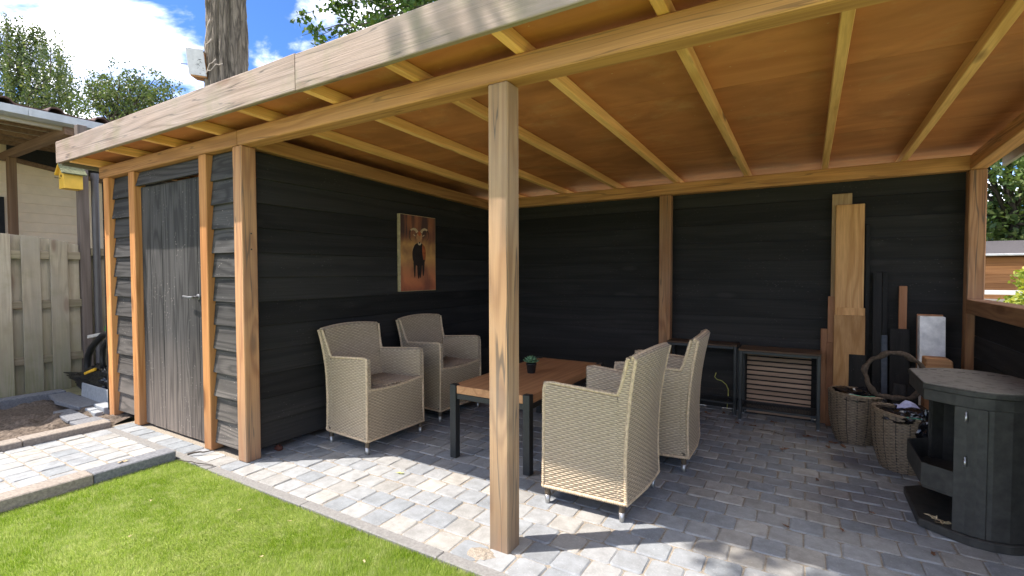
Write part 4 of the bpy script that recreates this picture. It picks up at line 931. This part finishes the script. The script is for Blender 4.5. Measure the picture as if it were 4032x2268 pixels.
v, f = tube([(-2.58,0.29,0.80),(-2.60,0.24,0.82)], 0.028, 8); tag(mobj('red_plastic_scrap', v, f, plain('red_plastic',(0.5,0.07,0.04),0.5)), 'small red plastic scrap above the green brush', 'scrap')
hexa_ = [(-3.44,0.27,0.60),(-2.85,0.29,0.69),(-2.85,0.32,0.69),(-3.44,0.30,0.60),(-3.44,0.27,0.635),(-2.85,0.29,0.725),(-2.85,0.32,0.725),(-3.44,0.30,0.635)]
tag(hexa('gutter_offcut', hexa_, plain('white_pvc',(0.55,0.52,0.47),0.4), None, 0.004), 'white plastic strip sticking out past the green brush', 'strip')
v, f = bevel_mesh([(x, 0.115, z) for x, z in ((-3.06,0.26),(-2.80,0.33),(-2.79,0.36),(-3.07,0.285))]+[(x, 0.135, z) for x, z in ((-3.06,0.26),(-2.80,0.33),(-2.79,0.36),(-3.07,0.285))], [(0,1,2,3),(7,6,5,4),(0,4,5,1),(1,5,6,2),(2,6,7,3),(3,7,4,0)], 0.003)
tag(mobj('strap', v, f, M_ystrap), 'yellow strap lying on the black bag', 'strap')
sl = [(-3.10,0.098,0.0),(-2.39,0.078,0.0),(-2.39,0.094,0.0),(-3.10,0.114,0.0),(-3.10,0.106,0.175),(-2.39,0.088,0.185),(-2.39,0.104,0.185),(-3.10,0.122,0.175)]
tag(hexa('leaning_slab', sl, M_slab, None, 0.003), 'pale grey slab leaning upright against the black bag', 'slab')
# neighbour's house
N = thing('neighbour_house', 'cream boarded house with an open porch, zinc gutter and tiled roof', 'house', (-6.4,0.5,0)); o = (-6.4,0.5,0)
mobj('wall', *boxdata(-6.6,-6.42,-5,5,0,3.3), M_cream, N, world_of=o)
for k in range(21):
    z = 0.0+k*0.139; hexa('siding_board', [(-6.42,-5,z),(-6.396,-5,z),(-6.396,5,z),(-6.42,5,z),(-6.42,-5,z+.139),(-6.41,-5,z+.139),(-6.41,5,z+.139),(-6.42,5,z+.139)], M_cream, N, 0.002, world_of=o)
hexa('dark_gable_trim', [(-6.40,0.30,2.96),(-6.36,0.30,2.96),(-6.36,3.0,2.55),(-6.40,3.0,2.55),(-6.40,0.30,3.02),(-6.36,0.30,3.02),(-6.36,3.0,2.62),(-6.40,3.0,2.62)], M_brownbeam, N, 0.003, world_of=o)
hexa('dark_gable', [(-6.392,0.36,2.98),(-6.37,0.36,2.98),(-6.37,3.0,2.60),(-6.392,3.0,2.60),(-6.392,0.36,3.28),(-6.37,0.36,3.28),(-6.37,3.0,3.28),(-6.392,3.0,3.28)], M_dark, N, 0, world_of=o)
box('porch_post', -6.05,-5.96,0.27,0.36,0,2.93, M_brownpost, N, 0.004, world_of=o)
box('porch_beam', -6.40,-3.92,0.275,0.36,2.932,3.03, M_brownbeam, N, 0.004, world_of=o)
def rz(x): return 3.085+(-x-3.95)*0.055
for k in range(10):
    x = -4.02-k*0.245; w = 0.205
    hexa('soffit_plank', [(x-w,-4,rz(x-w)),(x,-4,rz(x)),(x,4,rz(x)),(x-w,4,rz(x-w)),(x-w,-4,rz(x-w)+.02),(x,-4,rz(x)+.02),(x,4,rz(x)+.02),(x-w,4,rz(x-w)+.02)], M_porchplank, N, 0.002, world_of=o)
for k in range(5):
    x = -4.5-k*0.45; box('purlin', x-.05, x, -4, 4, rz(x)-.055, rz(x)-.002, M_brownbeam, N, 0.002, world_of=o)
box('eaves_board', -4.03,-3.985,-4,4,2.985,3.09, M_porchplank, N, 0.003, world_of=o)
# gutter: half box profile
prof = [(-3.98,3.13),(-3.982,3.05),(-3.96,3.03),(-3.90,3.03),(-3.872,3.055),(-3.868,3.128),(-3.858,3.132),(-3.858,3.12),(-3.862,3.05),(-3.895,3.02),(-3.965,3.02),(-3.99,3.045),(-3.99,3.13)]
V = [(x,-4,z) for x, z in prof]+[(x,4,z) for x, z in prof]; n = len(prof)
mobj('gutter', V, [(i,(i+1) % n,n+(i+1) % n,n+i) for i in range(n)], M_zinc, N, world_of=o)
for y in (-2.4,-1.2,-0.03,1.15): box('gutter_clip', -3.857,-3.85,y-.012,y+.016,3.045,3.128, M_zinc, N, 0.001, world_of=o)
for k in range(-9, 9):                                    # interlocking roof tiles, each with a raised roll at one side
    ya = 0.135+k*0.42
    pf = [(0,0.0),(0.03,0.05),(0.075,0.062),(0.115,0.05),(0.15,0.008),(0.28,-0.002),(0.42,0.0)]; V = []
    for x, zz_ in ((-3.93,3.165),(-5.2,3.25)):
        V += [(x,ya+a,zz_+b) for a, b in pf]+[(x,ya+a,zz_+b-.018) for a, b in pf]
    m = len(pf); F = []
    for i in range(m-1): F += [(i,i+1,2*m+i+1,2*m+i),(m+i+1,m+i,3*m+i,3*m+i+1),(i+1,i,m+i,m+i+1)]
    mobj('roof_tile', V, F, M_tile, N, world_of=o)
mobj('roof_deck', [(-3.97,-4,3.125),(-3.97,4,3.125),(-6.8,4,3.33),(-6.8,-4,3.33),(-3.97,-4,3.145),(-3.97,4,3.145),(-6.8,4,3.35),(-6.8,-4,3.35)], BOXF, M_dark, N, world_of=o)
box('window', -6.392,-6.36,0.05,0.315,1.85,2.42, M_dark, N, 0.004, world_of=o)

# ------------------------------------------------------------------ trees
def leaf_quads(C, size, mat, droop=0.0, aspect=0.55):
    n = len(C); d = rng.normal(0, 1, (n,3)); d[:,2] -= droop; d /= np.linalg.norm(d, axis=1, keepdims=True)
    e = np.cross(d, rng.normal(0, 1, (n,3))); e /= np.linalg.norm(e, axis=1, keepdims=True)
    s = size*rng.uniform(0.65, 1.3, (n,1)); a, b = d*s, e*s*aspect*0.5
    V = np.stack([C, C+a*0.5+b, C+a, C+a*0.5-b], 1).reshape(-1, 3); F = np.arange(4*n).reshape(-1, 4); return fast_mesh('crown', V, F, mat)
def limb(p, q, r0, r1, n=7, wob=0.12):
    P, Q_ = Vector(p), Vector(q); L = (Q_-P).length; pts = []
    for i in range(n):
        t = i/(n-1); k = math.sin(math.pi*t)*wob*L*0.3; pts.append(P.lerp(Q_, t)+Vector((random.uniform(-k,k), random.uniform(-k,k), random.uniform(-k,k)*.6)))
    return tube(pts, [lerp(r0, r1, i/(n-1)) for i in range(n)], 7), pts
def tree(name, label, base, segs, leaves, size, mat, tm=M_twig, droop=0.0, aspect=0.55):
    t = thing(name, label, 'tree', base); v, f = merge(segs); mobj('trunk', v, f, tm, t, True, world_of=base)
    me = leaf_quads(np.asarray(leaves)-np.array(base), size, mat, droop, aspect); c = bpy.data.objects.new('crown', me); link(c, t); return t
def clumps(centers, rads, n):
    out = []
    for c, r in zip(centers, rads):
        d = rng.normal(0, 1, (n,3)); d /= np.linalg.norm(d, axis=1, keepdims=True); q = rng.uniform(0.35, 1.0, (n,1))**0.6
        out.append(np.array(c)+d*q*np.array(r))
    return np.concatenate(out)
# big rough trunk behind the shed
def big_trunk():
    base = (-3.04,1.66,0); n, m = 110, 130; V = []
    for j in range(m):
        z = 7.5*j/(m-1); r = lerp(0.275, 0.205, min(1, z/5.5))*(1+0.5*math.exp(-z*3))
        for k in range(n):
            a = 2*math.pi*k/n; q = 0.016*math.sin(11*a+1.6*math.sin(z*2.1)+z*0.6)+0.014*math.sin(23*a+2.4*math.sin(z*3.3))+0.008*math.sin(5*a-z*4)+random.uniform(-.006,.006)
            V.append(((r+q)*math.cos(a)-0.03*math.sin(z*.7), (r+q)*math.sin(a), z))
    F = [(j*n+k, j*n+(k+1) % n, (j+1)*n+(k+1) % n, (j+1)*n+k) for j in range(m-1) for k in range(n)]
    t = thing('oak_tree', 'tall tree with thick rough bark trunk rising behind the shed', 'tree', base); mobj('trunk', V, F, M_bark, t, True)
    segs = []; lv = []
    for k in range(9):
        a = 2*math.pi*k/9; q = (1.7*math.cos(a), 1.7*math.sin(a), 8.6+random.uniform(-.4,.9)); s, _ = limb((0,0,7.2), q, 0.1, 0.03); segs.append(s); lv.append(q)
    v, f = merge(segs); mobj('limbs', v, f, M_bark, t, True)
    c = bpy.data.objects.new('crown', leaf_quads(clumps(lv+[(0,0,9.6),(0.6,0.3,10.3)], [(0.8,0.8,0.6)]*11, 300), 0.13, M_oak)); link(c, t)
    for (za, zb, aa, bb, rr) in ((4.0,4.25,-2.3,-1.2,.268),(3.75,4.0,-2.0,-1.0,.27),(3.82,3.95,-1.6,-.7,.272),(4.15,4.5,-1.9,-1.3,.262)):
        pts = [(rr*math.cos(lerp(aa,bb,q/6))*.95, rr*math.sin(lerp(aa,bb,q/6))*.95, lerp(za,zb,q/6)+.02*math.sin(q*2)) for q in range(7)]; v, f = tube(pts, 0.006, 5); mobj('ivy_stem', v, f, M_beigeblk, t, True)
big_trunk()
NB = thing('nest_box', 'white fronted nest box on the rough trunk, dark scratches on its front', 'nest box', (-3.12,1.40,3.80)); o = (-3.12,1.40,3.80)
# front faces the camera side; the box is tilted a little on the trunk
def nb(p):                                               # u along, d depth, h up -> world
    u, d, h = p; ang = R(16); ax = Vector((math.cos(R(35)), math.sin(R(35)), 0)); dn = Vector((-math.sin(R(35)), math.cos(R(35)), 0))
    hh = Vector((0,0,1)); uu = ax*math.cos(-R(7))+hh*math.sin(-R(7)); h2 = hh*math.cos(R(7))+ax*math.sin(R(7)); h2 = Vector((-h2.x+2*0, -h2.y, h2.z))
    return tuple(Vector((-3.15,1.335,3.955))+uu*u+dn*d+h2*h)
def nbox(name, u0,u1,d0,d1,h0,h1, mat, par=NB, bev=0.003): return hexa(name, [nb(p) for p in corners(u0,u1,d0,d1,h0,h1)], mat, par, bev, world_of=o)
nbox('body', -0.10,0.10,0.012,0.17,-0.165,0.16, M_beam['x'])
fp = nbox('front', -0.108,0.108,0.0,0.0115,-0.15,0.185, M_nest)
nbox('lid', -0.09,0.10,0.02,0.19,0.162,0.176, M_dark)
for k in range(22):
    u, h = random.gauss(0.035, 0.025), random.gauss(-0.01, 0.05); nbox('peck_mark', u, u+random.uniform(.006,.022), -0.0015, -0.0002, h, h+random.uniform(.002,.006), M_mark, fp, 0)
v, f = tube([nb((-0.1,0.02,-0.02)), nb((-0.19,0.0,-0.035))], 0.005, 6); mobj('perch', v, f, M_mark, NB, world_of=o)

def dirpx(px, py, depth):
    q = fwd+r2*((px-2016)/FPX)-u2*((py-1134)/FPX); return Vector((CX,CY,CZ))+q*depth
# weeping birch far to the left
def birch(name, label, crown_px, depth, n_str, base_px, spread, mat):
    segs = []; leaves = []
    bp = dirpx(*base_px, depth); base = (bp.x, bp.y, 0); top = dirpx(*crown_px[0], depth)
    s, pts = limb(base, top, 0.13, 0.03, 10, 0.08); segs.append(s)
    for (px, py) in crown_px:
        tip = dirpx(px, py, depth+random.uniform(-spread, spread)); st = pts[random.randint(4, 8)]
        s, bpts = limb(st, tip, 0.045, 0.01, 7, 0.25); segs.append(s)
        for k in range(n_str):
            p0 = bpts[random.randint(3, 6)].lerp(tip, random.random())+Vector((random.gauss(0,.26), random.gauss(0,.26), random.gauss(0,.16))); L = random.uniform(.4, 1.6)
            for q in range(int(L/0.016)):
                t = q*0.016; leaves.append((p0.x+random.gauss(0,.03+.02*t), p0.y+random.gauss(0,.03+.02*t), p0.z+0.1*math.exp(-t*4)-t))
    return tree(name, label, base, segs, leaves, 0.075, mat, M_twig, 1.2, 0.7)
birch('birch_tree', 'weeping birch with hanging leafy strands behind the neighbour house roof', [(30,90),(110,170),(-60,120),(200,200),(260,300),(60,280),(150,330),(-120,230),(240,210),(-20,330),(120,100),(-100,60),(180,120),(290,370)], 15, 24, (60,900), 1.2, M_birch)
def small_tree():
    depth = 13; base = dirpx(445,900,depth); base = (base.x, base.y, 0); segs = []; leaves = []
    fork = dirpx(440,500,depth); s, _ = limb(base, fork, 0.09, 0.05, 8, .05); segs.append(s)
    tips = [(600,425),(650,405),(520,425),(360,385),(395,365),(690,420),(390,290),(430,265),(470,300),(520,300),(560,290),(610,310),(660,370),(330,300),(575,380),(500,370),(360,340),(540,330),(450,330),(640,330),(600,350),(690,380)]
    for px, py in tips:
        tip = dirpx(px, py, depth+random.uniform(-.6,.6)); s, bp = limb(fork, tip, 0.035, 0.008, 7, .2); segs.append(s)
        for k in range(9):
            c = bp[random.randint(4, 6)]+Vector((random.gauss(0,.16),random.gauss(0,.16),random.gauss(0,.12))); m = 36
            for q in range(m): leaves.append((c.x+random.gauss(0,.09), c.y+random.gauss(0,.09), c.z+random.gauss(0,.08)-0.12*random.random()))
    tree('small_birch', 'slender forked tree with loose crown beyond the neighbour roof end', base, segs, leaves, 0.07, M_birch, M_twig, .6, .7)
small_tree()
def oak_branch():
    depth = 7.2; base = (0.6, 6.2, 0); segs = []; leaves = []
    top = (0.3, 6.0, 6.6); s, _ = limb(base, top, 0.22, 0.14, 9, .05); segs.append(s)
    tips = [(1165,60),(1190,140),(1240,150),(1300,30),(1330,100),(1370,150),(1420,60),(1450,120),(1500,30),(1560,60),(1620,30),(1400,-60),(1300,-60),(1520,-80),(1650,-40),(1470,-20),(1580,-10),(1360,20),(1700,-90),(1260,175),(1440,150),(1500,95)]
    for px, py in tips:
        tip = dirpx(px, py, depth+random.uniform(-.5,.5)); root = Vector(top).lerp(tip, 0.25); s, bp = limb(top, tip, 0.03, 0.003, 9, .3); segs.append(s)
        dens = 1.0 if px > 1290 else 0.55
        for k in range(int(18*dens)):
            c = bp[8].lerp(bp[4], random.random()**1.5)+Vector((random.gauss(0,.13),random.gauss(0,.13),random.gauss(0,.10)))*(1 if px > 1290 else .6)
            for q in range(17): leaves.append((c.x+random.gauss(0,.045), c.y+random.gauss(0,.045), c.z+random.gauss(0,.04)))
    for k in range(26):
        a = random.uniform(0, 6.28); c = np.array(top)+np.array((1.6*math.cos(a)*random.random()+.3, 1.6*math.sin(a)*random.random(), random.uniform(.6,2.2)))
        for q in range(80): leaves.append(tuple(c+rng.normal(0,.25,3)))
    tree('oak_tree', 'dark green oak whose branches reach out above the shelter roof', base, segs, leaves, 0.075, M_oak, M_twig, .2, .75)
oak_branch()
# shade tree standing on the lawn outside the view
lv = []
for k in range(60):
    d = rng.normal(0, 1, 3); d /= np.linalg.norm(d); lv.append(np.array((1.72,-2.20,7.0))+d*np.array((1.75,1.6,1.3))*rng.uniform(.25,1))
segs = []
s, _ = limb((0.9,-3.6,0), (1.2,-2.7,5.4), 0.17, 0.1, 9, .04); segs.append(s)
for c in lv[::4]: s, _ = limb((1.2,-2.7,5.4), tuple(c), 0.05, 0.012); segs.append(s)
tree('garden_tree', 'leafy garden tree standing on the lawn, shading the stove', (0.9,-3.6,0), segs, clumps(lv, [(0.42,0.42,0.34)]*60, 190), 0.14, M_oak, M_bark)

# ------------------------------------------------------------------ right hand view
lv = [(7.2+random.gauss(0,1.6), 13+random.gauss(0,1.0), random.uniform(1.6,6.5)) for _ in range(150)]
segs = []; s, _ = limb((7.3,13.2,0), (7.2,13,5), 0.12, 0.05); segs.append(s)
for c in lv[::9]: s, _ = limb((7.25,13.1,2.4), c, 0.035, 0.01); segs.append(s)
tree('hedge_tree', 'broad leafy tree behind the orange garden house', (7.3,13.2,0), segs, clumps(lv, [(0.62,0.5,0.42)]*150, 330), 0.14, M_hedge, M_twig)
GH = thing('garden_house', 'orange boarded garden house with a grey roof beyond the parapet', 'garden house', (7,9.6,0)); o = (7,9.6,0)
for k in range(11): box('wall_board', 5.4,9.2,9.0+.0,9.03,k*0.142,k*0.142+.139, M_orange, GH, 0.003, world_of=o)
hexa('roof', [(5.1,8.75,1.585),(9.5,8.75,1.585),(9.5,10.3,1.86),(5.1,10.3,1.86),(5.1,8.75,1.61),(9.5,8.75,1.61),(9.5,10.3,1.885),(5.1,10.3,1.885)], M_greyroof, GH, 0.004, world_of=o)
box('gutter', 5.1,9.5,8.69,8.745,1.575,1.61, M_zinc, GH, 0.006, world_of=o); box('side_wall', 5.4,5.44,9.035,10.2,0,1.6, M_orange, GH, 0, world_of=o); box('back_wall', 5.4,9.2,10.2,10.24,0,1.7, M_orange, GH, 0, world_of=o)
SF = thing('slat_fence', 'low fence of pale horizontal slats in front of the garden house', 'fence', (6.6,7.6,0)); o = (6.6,7.6,0)
for k in range(8): box('slat', 5.0,8.4,7.6,7.62,0.12+k*0.125,0.12+k*0.125+.062, M_nest if k % 2 else M_fasciay, SF, 0.002, world_of=o)
for x in (5.05,6.2,7.4,8.3): box('post', x,x+.06,7.621,7.68,0,1.12, M_fasciay, SF, 0.002, world_of=o)
lv = [(5.75+random.gauss(0,.30), 5.6+random.gauss(0,.22), random.uniform(.25,1.28)) for _ in range(42)]
segs = []
for c in lv[::4]: s, _ = limb((5.75,5.6,0), c, 0.02, 0.006); segs.append(s)
t = tree('golden_bush', 'yellow green leafy bush just outside the parapet', (5.75,5.6,0), segs, clumps(lv, [(0.17,0.15,0.13)]*42, 170), 0.05, M_bush, M_twig, 0, .7); t['category'] = 'bush'
LA = thing('laurel', 'dark green laurel with long glossy leaves in front of the yellow green bush', 'shrub', (5.35,5.0,0))
v, f = tube([(0,0,0),(0.02,0.0,0.6),(0.06,0.02,1.35)], [0.012,0.01,0.005], 6); mobj('stem', v, f, M_twig, LA)
for k in range(16):
    a = random.uniform(0, 6.28); z = random.uniform(0.75, 1.36); L = random.uniform(.12,.2); V = []
    for q in range(6):
        tq = q/5; w = 0.024*math.sin(math.pi*min(1, tq*.95+.04)); x = L*tq; zz_ = z+0.05*tq-0.11*tq*tq
        for sg in (-1, 0, 1): V.append((0.04+x*math.cos(a)-sg*w*math.sin(a), x*math.sin(a)+sg*w*math.cos(a), zz_+(0.004 if sg else -.002)))
    mobj('leaf', V, [(q*3+j, q*3+j+1, q*3+j+4, q*3+j+3) for q in range(5) for j in range(2)], M_laurel, LA, True)

# ------------------------------------------------------------------ fallen leaves, twigs
def leafmesh(seed, L):
    r = random.Random(seed); V = [(0,0,0.002)]; n = 14
    for k in range(n):
        a = 2*math.pi*k/n; q = L*(0.42+0.22*math.cos(2*a))*(1+0.28*(-1)**k)*r.uniform(.8,1.2); V.append((q*math.cos(a), q*math.sin(a)*.8, 0.002+abs(r.gauss(0,.12))*L))
    return V, [(0,1+k,1+(k+1) % n) for k in range(n)]
def leaf(x, y, z, L, mat, label, group):
    v, f = leafmesh(int(x*1000+y*77), L); a = random.uniform(0, 6.28); v = [(x+p[0]*math.cos(a)-p[1]*math.sin(a), y+p[0]*math.sin(a)+p[1]*math.cos(a), z+p[2]) for p in v]
    tag(mobj('fallen_leaf', v, f, mat), label, 'leaf', group)
for p in ((0.75,-0.42),(1.28,-0.62),(1.72,-0.40),(0.2,-0.62),(0.55,-0.85),(1.1,-0.35)): leaf(*p, 0.010, 0.018, M_leafd, 'small dry tan leaf lying on the grass', 'dry leaves on the lawn')
for p in ((2.92,2.72),(3.05,2.70),(3.62,2.55),(3.58,2.42),(2.78,2.98),(3.2,2.9),(3.45,2.62),(2.65,2.9),(3.68,2.5),(3.3,2.2)): leaf(*p, 0.002, 0.055, M_leafb, 'brown dead leaf on the paving near the side tables and baskets', 'dead leaves on the paving')
for p in ((3.95,1.02),(3.6,1.05),(3.35,0.95),(3.75,1.35),(3.5,1.7)): leaf(*p, 0.002, 0.035, M_leafb, 'tiny dark leaf scrap on the shaded paving before the stove', 'leaf scraps before the stove')
for p in ((4.01,1.33),(4.03,1.29)): leaf(*p, 0.046, 0.07, M_leafd, 'dry oak leaf lying on the stove base', 'leaves on the stove base')
leaf(1.15,0.42,0.002,0.045, leaf_mat('pale_leaf',[(0,(.5,.5,.2)),(1,(.6,.6,.3))]), 'pale yellow oak leaf on the paving by the shadow edge', None)
leaf(-0.47,-0.50,0.063,0.05, M_leafd, 'dry curled leaf on the dark slate kerb', None)
for (a, b, lab) in (((-0.40,-0.14,.012),(-0.24,-0.02,.03),'short dark bark scrap lying by the door stud'),((-0.33,-0.24,.02),(-0.02,-0.16,.016),'thin dry twig lying across the pale edging'),((2.6,2.78,.004),(3.3,2.55,.004),'long thin dark twig on the paving before the side table')):
    s, _ = limb(a, b, 0.003 if 'bark' not in lab else 0.008, 0.003, 6, .2); tag(mobj('twig', *s, M_twig), lab, 'twig')
# sand spilled at the foot of the free post
v, f = blob((2.13,-0.06,-0.006), (0.07,0.045,0.014), 4, .4, 6, 3); tag(mobj('sand_heap', v, f, M_sand), 'small spill of pale sand at the foot of the free post', 'sand')
v, f = blob((0.06,0.27,0.018), (0.03,0.025,0.02), 8, .4, 6, 3); tag(mobj('red_scrap', v, f, plain('dull_red_plastic',(0.09,0.03,0.02),0.6)), 'dull red scrap under the black side wall', 'scrap')
